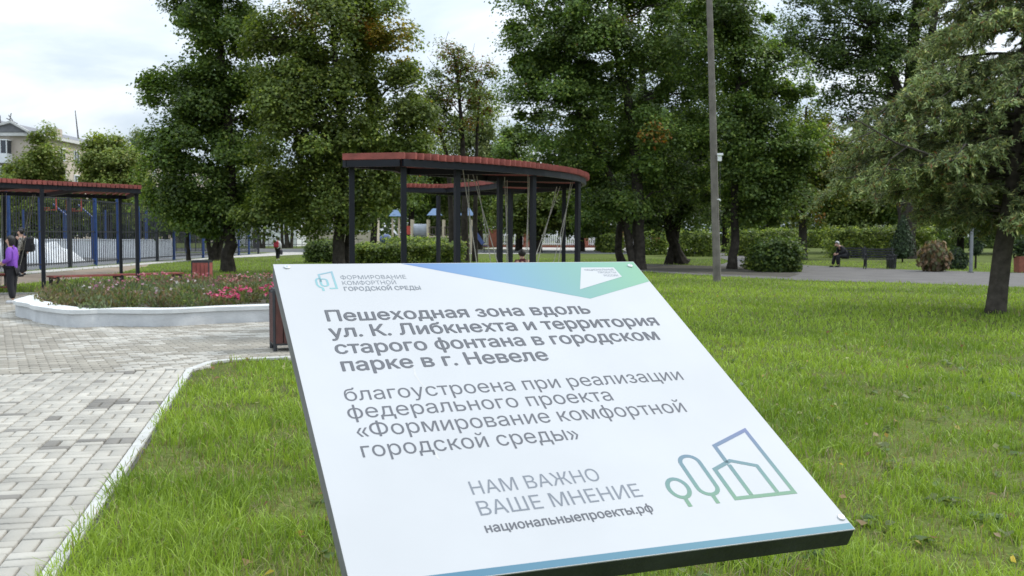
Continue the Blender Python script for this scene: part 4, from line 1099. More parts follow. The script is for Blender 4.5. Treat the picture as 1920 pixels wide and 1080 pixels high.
# screws
M['screw'] = plain('screw_steel', (.55, .56, .56), .35, .1, 20, metal=.9)
for px, py in ((538, 501.5), (1181, 499), (1577, 971)):
    u, v = buv(px, py); sc = MB()
    ring = lambda r_, h_, n=16: [bp_(u + r_ * math.cos(2 * math.pi * k / n), v + r_ * math.sin(2 * math.pi * k / n), h_) for k in range(n)]
    V = ring(.0065, .0002) + ring(.006, .0022) + ring(.0045, .0032) + ring(.0016, .0032) + ring(.0013, .0018)
    Fs = [((a + 1) * 16 + (k + 1) % 16, (a + 1) * 16 + k, a * 16 + k, a * 16 + (k + 1) % 16) for a in range(4) for k in range(16)] + [tuple(64 + k for k in range(15, -1, -1))]
    sc.add(V, Fs).build('screw', M['screw'], board)
# a dirty run down the face
mst = plain('dust_mark', (.50, .49, .475), .6, .05, 30, spec=.18)
for pts in ([(776, 690), (779, 704), (787, 715), (797, 727)], [(817, 846), (819, 856), (824, 862)]):
    q = [buv(*p) for p in pts]; st = MB()
    V = []
    for k, p in enumerate(q): wv = .0012 + .0008 * (k == 1); V += [bp_(p[0] - wv, p[1], .00015), bp_(p[0] + wv, p[1], .00015)]
    st.add(V, [(2 * k + 2, 2 * k + 3, 2 * k + 1, 2 * k) for k in range(len(q) - 1)]); st.build('dust_mark', mst, face)
# support below: post with a bracket plate
pt = MB(); zc = bcen[2]; pt.box((bcen[0], bcen[1], zc / 2 - .03), (.08, .08, zc - .10), math.atan2(E1[1], E1[0])).box((bcen[0], bcen[1], .006), (.22, .22, .012), math.atan2(E1[1], E1[0]))
pt.build('post', M['dark_metal'], board)
br_ = slab([(BW / 2 - .2, BH / 2 - .2), (BW / 2 + .2, BH / 2 - .2), (BW / 2 + .2, BH / 2 + .2), (BW / 2 - .2, BH / 2 + .2)], -BT - .03, -BT - .0005); br_.build('bracket', M['dark_metal'], board)

# ------------------------------------------------------------------ litter bins
def make_bin(label, loc, rz, group='slatted litter bins'):
    root = thing('litter_bin', label, 'bin', (*loc, .03), rz, group)
    fr_ = MB(); s = .40; h = .76
    for sx in (-1, 1):
        for sy in (-1, 1): fr_.beam((sx * s / 2, sy * s / 2, 0), (sx * s / 2 * 1.02, sy * s / 2 * 1.02, h), .035, .035)
    for z_ in (.09, h - .02):
        for sx in (-1, 1):
            fr_.beam((sx * s / 2, -s / 2, z_), (sx * s / 2, s / 2, z_), .03, .03); fr_.beam((-s / 2, sx * s / 2, z_), (s / 2, sx * s / 2, z_), .03, .03)
    fr_.build('frame', M['dark_metal'], root, world=False)
    for ax in range(4):
        a = ax * math.pi / 2; sl = MB()
        for k in range(4):
            x = -s / 2 + .05 + k * .1; cs, sn = math.cos(a), math.sin(a); c = np.array([x * cs - (-s / 2 - .012) * -sn * -1, 0, 0])
            px_, py_ = x, -s / 2 - .014
            sl.box((px_ * cs - py_ * sn, px_ * sn + py_ * cs, .41), (.088, .02, .62), a)
        sl.build('slat_panel', M['slat_dark'] if 'dark' in label else M['slat'], root, world=False)
    MB().box((0, 0, .38), (.34, .34, .58)).build('liner', M['black'], root, world=False)
    lid = MB()
    for sx in (-1, 1):
        lid.box((sx * .17, 0, h + .012), (.07, .43, .022)); lid.box((0, sx * .17, h + .0125), (.27, .07, .0215))
    lid.build('rim', M['dark_metal'], root, world=False)
    return root
p = G(533, 664)
make_bin('dark brown slatted bin right beside the board on the paving', (gx(541, 12.45), 12.45), .35)
make_bin('red brown slatted bin behind the flower bed', (gx(378, 25.2), 25.2), .1)

# ------------------------------------------------------------------ benches
def plank_bench(label, a, b_):
    a, b_ = np.array(a), np.array(b_); c = (a + b_) / 2; root = thing('plank_bench', label, 'bench', (*c, 0)); d = (b_ - a) / np.linalg.norm(b_ - a); nrm = np.array([-d[1], d[0]])
    s = MB()
    for k in (-1.5, -.5, .5, 1.5): s.beam((*(a + nrm * k * .11), .44), (*(b_ + nrm * k * .11), .44), .095, .04)
    s.build('seat', M['slat'], root)
    for t in (.03, .5, .97):
        q = a + (b_ - a) * t; l = MB()
        for k in (-1, 1): l.beam((*(q + nrm * k * .2), 0), (*(q + nrm * k * .2), .44), .07, .07)
        l.beam((*(q - nrm * .24), .40), (*(q + nrm * .24), .40), .06, .045); l.build('leg', M['black'], root)
plank_bench('long low red plank bench behind the flower bed', (gx(92, 23.7), 23.7), (gx(270, 24.2) + .2, 26.2))
plank_bench('low red plank bench behind the purple jacket', (gx(-90, 23.4), 23.2), (gx(10, 25.2), 25.2))
def park_bench(label, loc, rz, Lb=1.42):
    root = thing('park_bench', label, 'bench', (*loc, 0), rz, 'black benches beside the park path')
    s = MB()
    for k in range(4): s.box((0, -.2 + .125 * k, .45), (Lb, .1, .035))
    s.build('seat', M['black'], root, world=False)
    b_ = MB()
    for k in range(4): b_.box((0, .245 + .028 * k, .56 + .115 * k), (Lb, .025, .075))
    b_.build('backrest', M['black'], root, world=False)
    for sx in (-1, 1):
        l = MB(); x = sx * (Lb / 2 - .09)
        l.tube([(x, -.27, 0), (x, -.22, .22), (x, -.24, .43)], [.026, .022, .024], 6).tube([(x, .27, 0), (x, .20, .24), (x, .2, .45), (x, .34, 1.0)], [.026, .022, .024, .02], 6)
        l.beam((x, -.25, .425), (x, .22, .425), .04, .035); l.tube([(x, -.24, .43), (x, -.27, .64), (x, .0, .68), (x, .24, .66)], .018, 6); l.build('leg', M['black'], root, world=False)
    return root
for lab, px, yb in (('black park bench carrying the bent seated person', 1598, 500.5), ('empty black park bench next to the black bin', 1648, 504.5)):
    q = G(px, yb); park_bench(lab, (q[0], q[1]), -.18)
q = G(1671, 503.5)
root = thing('dustbin', 'small black square bin beside the park bench', 'bin', (q[0], q[1], 0))
MB().box((0, 0, .30), (.34, .34, .60), taper=1.08).build('body', M['black'], root, world=False, bevel=.02)
MB().box((0, 0, .615), (.40, .40, .03)).build('rim', M['dark_metal'], root, world=False, bevel=.008)

# ------------------------------------------------------------------ pole, metal post
d = 24.2
q = G(1345, 528)
pole = thing('utility_pole', 'weathered concrete utility pole on the lawn with small white cameras', 'pole', (q[0], q[1], 0))
dd = q[1]; top = at(1325, -140, dd)
pts = [at(1345, 530, dd), at(1341, 400, dd), at(1336, 200, dd), at(1330, 0, dd), top]; pts[0][2] = -.1
MB().tube(pts, [7.6 * dd / F, 7.2 * dd / F, 6.4 * dd / F, 5.6 * dd / F, 5 * dd / F], 8).build('shaft', M['pole'], pole)
cm = MB(); c = at(1349, 297, dd - .12); cm.box(c, (.12, .12, .19)); cm.box(c + np.array([.01, -.03, .12]), (.18, .14, .07)); cm.build('camera_box', M['white'], pole, bevel=.012)
MB().tube([at(1336, 295, dd), at(1349, 290, dd - .1)], .012, 6).build('bracket', M['dark_metal'], pole)
mbn = MB(); c = at(1349, 374, dd - .1); mbn.tube([c - np.array([.08, 0, 0]), c, c + np.array([.02, -.06, -.04])], [.012, .025, .03], 7); mbn.build('small_camera', M['white'], pole)
cb = MB(); cb.tube([at(1350, 300, dd - .14), at(1350, 380, dd - .14), at(1352, 420, dd - .13)], .008, 5); cb.build('cable', M['dark_metal'], pole)
q = G(1820, 511)
mp = thing('metal_post', 'grey metal post at the path edge beside the dried shrub', 'post', (q[0], q[1], 0))
MB().tube([(0, 0, -.05), (0, 0, 1.0), (0, 0, 2.9)], [.075, .07, .05], 10).build('shaft', plain('galvanised', (.20, .21, .22), .5, .15, 4), mp, world=False)
MB().tube([(0, 0, 0), (0, 0, .03)], .13, 10).build('base_plate', M['dark_metal'], mp, world=False)
q = G(1916, 511)
pl_ = thing('planter_box', 'reddish brown square planter with dark plant at the right edge', 'planter', (q[0], q[1], 0))
MB().box((0, 0, .34), (.46, .46, .68), taper=1.1).build('box', M['brick'], pl_, world=False, bevel=.015)
rr_ = np.random.default_rng(9); n = 700; P = rr_.normal(0, .2, (n, 3)) + np.array([0, 0, 1.05]); V, F3 = leafquads(P, rr_.normal(size=(n, 3)) + np.array([0, 0, .5]), rr_.uniform(.08, .16, n), .4, .1, rr_)
npmesh('foliage', V, None, F3, M['leaf'], pl_, np.repeat(leafcolors(n, DK, (1, 1, 1), np.ones(n), rr_), 4, 0), world=False)

# ------------------------------------------------------------------ sports court fence and what is behind it
fence = thing('sports_fence', 'tall blue barred fence round the sports court', 'fence', (-19.1, 45, 0))
FY = np.arange(22, 73.1, 2.55); fx = lambda y: -19.25 + (y - 22) * .0075
for k, y in enumerate(FY):
    MB().box((fx(y), y, 1.6), (.13, .13, 3.2)).build('fence_post', M['blue_metal'] if k % 4 else M['dark_metal'], fence)
for y0, y1 in zip(FY[:-1], FY[1:]):
    b_ = MB()
    for y in np.arange(y0 + .22, y1 - .1, .212): b_.box((fx(y), y, 1.58), (.028, .028, 2.86))
    for z_ in (.22, 1.55, 2.95): b_.beam((fx(y0), y0 + .065, z_), (fx(y1), y1 - .065, z_), .03, .05)
    b_.build('bar_panel', M['dark_metal'], fence)
fx0 = -19.3
ff = thing('sports_fence', 'far blue fence on the other side of the sports court', 'fence', (-40, 72.5, 0))
for k, x in enumerate(np.arange(-72, -19.4, 3.0)):
    MB().box((x, 72.5, 1.6), (.14, .14, 3.2)).build('fence_post', M['blue_metal'], ff)
for x0 in np.arange(-72, -22, 3.0):
    b_ = MB()
    for x in np.arange(x0 + .2, x0 + 2.9, .22): b_.box((x, 72.5, 1.58), (.03, .03, 2.8))
    for z_ in (.25, 2.95): b_.beam((x0 + .07, 72.5, z_), (x0 + 2.93, 72.5, z_), .03, .05)
    b_.build('bar_panel', M['dark_metal'], ff)
bd = thing('rink_boards', 'low white boards along the far side of the asphalt court', 'barrier', (-25, 58, 0))
for x0 in np.arange(-36, -21.5, 2.0):
    MB().box((x0 + 1, 58, .55), (1.97, .06, 1.0)).build('board_panel', M['white'], bd)
rl = MB(); rl.beam((-36, 57.98, 1.10), (-20.1, 57.98, 1.10), .10, .07); rl.build('top_rail', M['white'], bd)
# white tarpaulin heap
hp = thing('tarpaulin_heap', 'white rounded tarpaulin heap on the court behind the people', 'tarpaulin', (-24.5, 50, 0))
rr_ = np.random.default_rng(3); nx, ny = 34, 16; V = []
for j in range(ny):
    for i in range(nx):
        u, v = i / (nx - 1) * 2 - 1, j / (ny - 1) * 2 - 1; e_ = max(0, 1 - abs(u) ** 7) ** .6 * max(0, 1 - v ** 4) ** .5
        z_ = e_ * (.35 + .85 * vnoise(u * 3 + 5, v * 2 + u, 7, .5)) * (1.1 if u < .55 else 1.1 - 1.2 * (u - .55))
        V.append((-25.0 + u * 2.6, 50 + v * 1.6, float(z_)))
Fq = [(j * nx + i, j * nx + i + 1, (j + 1) * nx + i + 1, (j + 1) * nx + i) for j in range(ny - 1) for i in range(nx - 1)]
MB().add(V, Fq).build('cover', plain('tarpaulin', (.55, .56, .57), .6, .15, 2, .4, bscale=5), hp, smooth=True)
# hoop frames
M['red_metal'] = plain('red_metal', (.35, .05, .03), .5, .15, 5)
for lab, px, d_ in (('red hoop frame with blue arm left of the canopy posts', 92, 54), ('red hoop frame with blue arm under the canopy middle', 140, 56)):
    x = gx(px, d_); hf = thing('basketball_hoop', lab, 'basketball hoop', (x, d_, 0), 0, 'basketball hoops on the court')
    MB().tube([(.9, .3, 0), (.9, .3, 2.4), (.2, .05, 3.1)], [.08, .07, .05], 8).build('pole', M['blue_metal'], hf, world=False)
    f_ = MB()
    for a, b_ in (((-.42, 0, 2.75), (.42, 0, 2.75)), ((-.42, 0, 2.75), (-.42, 0, 3.45)), ((.42, 0, 2.75), (.42, 0, 3.45))): f_.beam(a, b_, .05, .05, (0, 1, 0.01))
    f_.build('backboard_frame', M['red_metal'], hf, world=False)
    MB().tube([(.23 * math.cos(t), -.3 + .23 * math.sin(t), 2.85) for t in np.linspace(0, 2 * math.pi, 17)], .015, 5).build('rim', M['red_metal'], hf, world=False)

# ------------------------------------------------------------------ apartment house
M['ap_wall'] = plain('apartment_brick', (.50, .43, .36), .9, .10, .6, .2, bscale=8)
M['ap_roof'] = plain('roof_sheet', (.17, .17, .18), .7, .2, 1.2)
M['ap_trim'] = plain('eave_trim', (.58, .57, .55), .8, .1, 2)
ap = thing('apartment_house', 'beige four storey apartment house with grey roof behind the court', 'building', (-58, 120, 0))
X0, X1, Yf, Yb, He = -72.0, -51.6, 107.0, 170.0, 12.3
MB().box(((X0 + X1) / 2, (Yf + Yb) / 2, He / 2), (X1 - X0, Yb - Yf, He)).build('wall', M['ap_wall'], ap)
rf = MB(); e_ = .5; ym = 0
xm = (X0 + X1) / 2
rf.add([(X0 - e_, Yf - e_, He), (X1 + e_, Yf - e_, He), (X1 + e_, Yb + e_, He), (X0 - e_, Yb + e_, He), (xm, Yf + 8, He + 2.7), (xm, Yb - 8, He + 2.7)], [(0, 1, 4), (1, 2, 5, 4), (2, 3, 5), (3, 0, 4, 5), (3, 2, 1, 0)])
rfo = rf.build('roof', M['ap_roof'], ap)
tm = MB(); tm.box((xm, Yf - .28, He - .2), (X1 - X0 + 1.1, .5, .36)); tm.box((X1 + .28, (Yf + Yb) / 2 + .3, He - .2), (.5, Yb - Yf, .36)); tm.build('eaves', M['ap_trim'], ap)
# pediment over the front
px0, px1 = gx(-8, 106.6), gx(58, 106.6); pm = (gx(28, 106.6)); hz = at(28, 231, 106.6)[2]
pd_ = MB(); pd_.add([(px0 - 2, Yf - .6, He + .02), (px1, Yf - .6, He + .02), (pm, Yf - .6, hz), (px0 - 2, Yf + 5, He + .02), (px1, Yf + 5, He + .02), (pm, Yf + 5, hz)], [(0, 1, 2), (1, 4, 5, 2), (0, 2, 5, 3), (3, 5, 4)]); pd_.build('pediment', M['ap_roof'], ap)
vb = MB(); vb.beam((px1 + .15, Yf - .75, He + .05), (pm, Yf - .75, hz + .12), .25, .22); vb.beam((px0 - 2, Yf - .75, He + .05), (pm, Yf - .75, hz + .12), .25, .22); vb.build('verge_board', M['ap_trim'], ap)
for cyc, cxx in ((114, X1 - 1.0),):
    MB().box((cxx, cyc, He + .5), (.7, 1.3, 1.3)).build('chimney', M['ap_wall'], rfo)
def window(parent, c, w_, h_, axis):
    nx_ = np.array([0, -1, 0]) if axis == 'y' else np.array([1, 0, 0]); wv = np.array([1, 0, 0]) if axis == 'y' else np.array([0, 1, 0]); c = np.array(c)
    fm = MB(); dim = (lambda a, b_: (a, .12, b_)) if axis == 'y' else (lambda a, b_: (.12, a, b_))
    for s in (-1, 0, 1): fm.box(c + wv * s * w_ / 2 + nx_ * .03, dim(.10, h_))
    for s in (-1, 1): fm.box(c + np.array([0, 0, s * h_ / 2]) + nx_ * .032, dim(w_ + .1, .10))
    f_ = fm.build('window', M['white'], parent)
    MB().box(c + nx_ * .012, (w_, .02, h_) if axis == 'y' else (.02, w_, h_)).build('pane', M['glass'], f_)
for fl in range(4):
    z_ = 1.9 + fl * 2.85
    for x in (-68.5, -64.5, -60.8): window(ap, (x, Yf, z_), 1.5, 1.4, 'y')
    for y in np.arange(109.5, 166, 3.6):
        if abs(y - 123.9) < .2: continue
        window(ap, (X1, y, z_), 1.35, 1.4, 'x')
    # glazed white balconies on the front
    xb = (gx(-30, 106) + gx(17, 106)) / 2; wb = gx(17, 106) - gx(-30, 106)
    bl = MB(); bl.box((xb, Yf - .55, z_ - .95), (wb, 1.1, 1.0)); blo = bl.build('balcony', M['white'], ap)
    gl = MB(); gl.box((xb, Yf - .52, z_ + .25), (wb - .1, 1.0, 1.38)); gl.build('balcony_glazing', M['glass'], blo)
    mu = MB()
    for t in np.linspace(0, 1, 5): mu.box((xb - wb / 2 + .04 + t * (wb - .08), Yf - 1.04, z_ + .25), (.09, .08, 1.38))
    mu.box((xb, Yf - .55, z_ + 1.0), (wb + .1, 1.15, .12)); mu.build('balcony_frame', M['white'], blo)
    # open balcony on the long side
    MB().box((X1 + .5, 123.9, z_ - .75), (1.0, 3.0, 1.0)).build('side_balcony', plain('blue_panel', (.06, .09, .19), .6, .1, 2) if fl == 2 else M['ap_trim'], ap)
an = thing('antenna_mast', 'thin tall antenna mast on the apartment roof', 'antenna', (gx(143, 135), 135, He))
a_ = at(150, 290, 135); b_ = at(141, 207, 135); MB().tube([(a_[0], a_[1], He + .3), ((a_[0] + b_[0]) / 2, 135, (He + b_[2]) / 2), b_], [.12, .10, .05], 6).build('mast', M['dark_metal'], an)
an2 = thing('roof_aerial', 'crossed television aerial at the left roof ridge', 'antenna', (gx(10, 108), 108, He))
tv = MB()
for a, b_ in (((3, 250), (0, 216)), ((14, 248), (21, 212)), ((12, 222), (33, 232)), ((16, 216), (24, 226))): tv.tube([at(*a, 107.6), at(*b_, 107.6)], .05, 5)
tv.build('rods', M['dark_metal'], an2)
# low buildings beyond the road
lb = thing('white_wall_building', 'long low white building beyond the road behind the trunks', 'building', (gx(500, 118), 120, 0))
x0, x1 = gx(432, 118), gx(556, 118); ztop = at(480, 405, 118)[2]
MB().box(((x0 + x1) / 2, 121, ztop / 2), (x1 - x0, 6, ztop)).build('wall', plain('pale_render', (.62, .63, .62), .9, .06, .5), lb)
MB().box(((x0 + x1) / 2, 121, ztop + .12), (x1 - x0 + .5, 6.5, .24)).build('roof', M['ap_roof'], lb)
vt = MB()
for t in np.linspace(.06, .94, 6): vt.box((x0 + t * (x1 - x0), 117.96, ztop * .5), (.12, .06, ztop * .94))
vt.build('wall_ribs', M['ap_trim'], lb)
bb_ = thing('beige_building', 'beige building behind the dark rounded shrub', 'building', (gx(590, 130), 132, 0))
x0, x1 = gx(556, 130), gx(700, 130); zt_ = at(590, 385, 130)[2]
MB().box(((x0 + x1) / 2, 133, zt_ / 2), (x1 - x0, 6, zt_)).build('wall', plain('beige_render', (.42, .37, .29), .9, .08, .5), bb_)
MB().box(((x0 + x1) / 2, 133, zt_ + .2), (x1 - x0 + .6, 6.6, .4)).build('roof', M['ap_roof'], bb_)
for t in (.15, .4, .65, .88): window(bb_, (x0 + t * (x1 - x0), 130, zt_ * .5), 1.3, 1.5, 'y')
lf = thing('low_railing', 'low dark railing in front of the white building', 'fence', (gx(500, 105), 105, 0))
rl = MB(); x0, x1 = gx(440, 105), gx(680, 105)
for z_ in (.35, .95): rl.beam((x0, 105, z_), (x1, 105, z_), .04, .05)
for x in np.arange(x0, x1, .6): rl.box((x, 105, .5), (.04, .04, 1.0))
rl.build('rails', M['dark_metal'], lf)
for lab, px in (('triple grey trunk group before the white building', 486), ('grey birch trunk near the boy with the red backpack', 538)):
    d_ = 102; 
    tree('street_tree', lab, (gx(px, d_), d_), pxtrunk([(px, 462, 4.5), (px - 2, 425, 3.5), (px - 3, 395, 2.5), (px, 350, 1.5)], d_), px_lobes([(px, 370, 50, 40), (px - 20, 340, 40, 40), (px + 25, 395, 40, 20)], d_), 30, 3200, .35, 1.0, GREEN, seed=200 + px, group='street trees beyond the road', bark='bark_grey',
         trunks2=[pxtrunk([(px + 8, 462, 3), (px + 10, 425, 2.5), (px + 14, 380, 1.5)], d_), pxtrunk([(px - 8, 462, 3), (px - 10, 425, 2.5), (px - 16, 380, 1.5)], d_)])
# brick pillar fence and car
bf = thing('brick_pillar_fence', 'pale fence with red brick pillars beyond the far path', 'fence', (gx(1050, 116), 116, 0))
xs = [gx(p, 116) for p in (868, 925, 990, 1094, 1160, 1230)]
for x in xs: MB().box((x, 116, 1.0), (1.1, 1.1, 2.0)).box((x, 116, 2.05), (1.25, 1.25, .12)).build('pillar', M['brick'], bf)
for a, b_ in zip(xs[:-1], xs[1:]):
    p_ = MB(); k = max(3, int((b_ - a - 1.1) / .22))
    for t in np.linspace(0, 1, k): p_.box((a + .62 + t * (b_ - a - 1.24), 116, .95), (.12, .05, 1.3))
    p_.box(((a + b_) / 2, 116.04, 1.45), (b_ - a - 1.1, .05, .1)); p_.box(((a + b_) / 2, 116.04, .45), (b_ - a - 1.1, .05, .1))
    p_.build('paling', M['white'], bf)
    MB().box(((a + b_) / 2, 116, .14), (b_ - a - 1.1, .5, .28)).build('plinth', M['brick'], bf)
cx_, cyy = gx(1103, 122), 122
car = thing('parked_car', 'white car parked behind the brick pillar fence', 'car', (cx_, cyy, .0))
prof = [(-2.15, .35), (-2.2, .75), (-2.05, 1.0), (-1.25, 1.10), (-.65, 1.62), (.75, 1.68), (1.5, 1.15), (2.1, 1.0), (2.2, .6), (2.15, .35)]
def profile(pr, yw, z0=0):
    n = len(pr); V = [(x, -yw, z + z0) for x, z in pr] + [(x, yw, z + z0) for x, z in pr]
    return MB().add(V, [tuple(range(n)), tuple(range(2 * n - 1, n - 1, -1))] + [(i, n + i, n + (i + 1) % n, (i + 1) % n) for i in range(n)])
profile(prof, .85, .55).build('body', M['white'], car, world=False, bevel=.06)
profile([(-1.15, 1.12), (-.62, 1.55), (.7, 1.6), (1.35, 1.16)], .858, .55).build('windows', M['glass'], car, world=False)
for x in (-1.35, 1.4):
    for s in (-1, 1): MB().tube([(x, s * .72, .87), (x, s * .88, .87)], .33, 16).build('wheel', M['black'], car, world=False)
MB().box((0, 0, .27), (5.5, 2.6, .54)).build('parking_ledge', M['asphalt'], None)
o = bpy.data.objects['parking_ledge']; o.location = (cx_, cyy, 0); o['kind'] = 'structure'

# ------------------------------------------------------------------ playground
M['lightblue'] = plain('light_blue_plastic', (.11, .18, .30), .45, .1, 3)
M['slideblue'] = plain('blue_plastic', (.05, .075, .19), .35, .1, 3)
M['wood'] = plain('pale_wood', (.42, .36, .26), .8, .15, 6)
M['tunnel'] = plain('grey_tunnel', (.24, .26, .29), .4, .15, 2)
d = 80
pg = thing('playground_tower', 'playground tower with blue roofs grey tunnel and blue slide', 'playground', (gx(830, d), d, 0))
X = lambda px: gx(px, d)
Z = lambda py: at(850, py, d)[2]
for px in (773, 803, 832, 868, 884):
    for dy in (-.6, .7): MB().box((X(px), d + dy, Z(412) / 2), (.16, .16, Z(412))).build('post', M['wood'], pg)
MB().tube([(X(776), d, (Z(420) + Z(445)) / 2), (X(801), d, (Z(420) + Z(445)) / 2)], (Z(420) - Z(445)) / 2, 18).build('tunnel', M['tunnel'], pg, smooth=False)
def hiproof(xc, hw, zb, zt): return MB().add([(xc - hw, d - hw, zb), (xc + hw, d - hw, zb), (xc + hw, d + hw, zb), (xc - hw, d + hw, zb), (xc - .15, d, zt), (xc + .15, d, zt)], [(0, 1, 5, 4), (1, 2, 5), (2, 3, 4, 5), (3, 0, 4), (3, 2, 1, 0)])
hiproof(X(815), .6, Z(404), Z(391)).build('roof', M['lightblue'], pg)
hiproof(X(876), .6, Z(404), Z(388)).build('roof', M['lightblue'], pg)
hiproof(X(742), .5, Z(406), Z(394)).build('roof', M['lightblue'], pg)
for px in (736, 748): MB().box((X(px), d, Z(408) / 2), (.14, .14, Z(408))).build('post', M['wood'], pg)
MB().box((X(768), d - .65, (Z(424) + Z(440)) / 2), (.45, .05, Z(424) - Z(440))).build('red_panel', M['red_metal'], pg)
rl = MB(); x0, x1 = X(806), X(866)
for z_ in (Z(426), Z(440)): rl.beam((x0, d - .6, z_), (x1, d - .6, z_), .07, .09)
for x in np.arange(x0, x1, .25): rl.box((x, d - .6, (Z(426) + Z(440)) / 2), (.06, .04, Z(426) - Z(440)))
rl.build('bridge_railing', M['bark_grey'], pg)
MB().box(((X(803) + X(884)) / 2, d, Z(444)), (X(884) - X(803), 1.4, .1)).build('deck', M['wood'], pg)
sl = MB(); p0 = np.array([X(884), d, Z(428)]); p1 = np.array([X(906), d, Z(460)])
sl.beam(p0, p1, .5, .06, (0, 0, 1)); 
for s in (-1, 1): sl.beam(p0 + np.array([0, s * .28, .12]), p1 + np.array([0, s * .28, .12]), .05, .3)
sl.beam(p1, p1 + np.array([.5, 0, -.05]), .5, .06); sl.build('slide', M['slideblue'], pg)
MB().box((p1[0] + .1, d - .28, p1[2] / 2), (.06, .06, p1[2])).build('slide_leg', M['dark_metal'], pg)
sr = thing('spring_rider', 'small blue domed play piece behind the front hedge', 'play equipment', (gx(724, 70), 70, 0))
MB().ball((0, 0, 1.15), (.5, .35, .35)).build('dome', M['slideblue'], sr, world=False, smooth=True)
MB().tube([(0, 0, 0), (0, 0, .9)], .12, 8).build('spring', M['dark_metal'], sr, world=False)

# ------------------------------------------------------------------ people
def skin_mesh(nodes, edges, name, mat, parent, sub=2, root=0):
    """nodes {key:(pos, r)}; grows one continuous surface along the edges"""
    keys = list(nodes); me = bpy.data.meshes.new(name)
    me.from_pydata([tuple(map(float, nodes[k][0])) for k in keys], [(keys.index(a), keys.index(b_)) for a, b_ in edges], [])
    tmp = bpy.data.objects.new(name + '_tmp', me); COL.objects.link(tmp)
    sm = tmp.modifiers.new('skin', 'SKIN'); sm.use_smooth_shade = True; sm.branch_smoothing = .3
    for i, k in enumerate(keys):
        rr = nodes[k][1]; rr = (rr, rr) if np.isscalar(rr) else rr
        me.skin_vertices[0].data[i].radius = rr; me.skin_vertices[0].data[i].use_root = (i == root)
    ss = tmp.modifiers.new('sub', 'SUBSURF'); ss.levels = sub; ss.render_levels = sub
    dg = bpy.context.evaluated_depsgraph_get(); out = bpy.data.meshes.new_from_object(tmp.evaluated_get(dg)); out.name = name
    bpy.data.objects.remove(tmp); bpy.data.meshes.remove(me)
    out.materials.clear(); out.materials.append(mat)
    for p in out.polygons: p.use_smooth = True
    o = bpy.data.objects.new(name, out); link(o, parent); return o
DEF = dict(pelvis=(0, 0, .515), spine=(0, 0, .62), chest=(0, 0, .735), neck=(0, 0, .825), headb=(.014, 0, .872), headc=(.010, 0, .925), headt=(.004, 0, .965),
           sh_l=(0, .095, .795), el_l=(-.015, .125, .635), wr_l=(.035, .125, .50), sh_r=(0, -.095, .795), el_r=(-.015, -.125, .635), wr_r=(.035, -.125, .50),
           hip_l=(0, .048, .49), kn_l=(.01, .052, .275), an_l=(-.012, .052, .05), hip_r=(0, -.048, .49), kn_r=(.01, -.052, .275), an_r=(-.012, -.052, .05))
BR = dict(pelvis=.062, spine=.056, chest=.068, neck=.030, headb=.042, headc=.055, headt=.040, sh=.034, el=.024, wr=.017, hip=.050, kn=.034, an=.022)
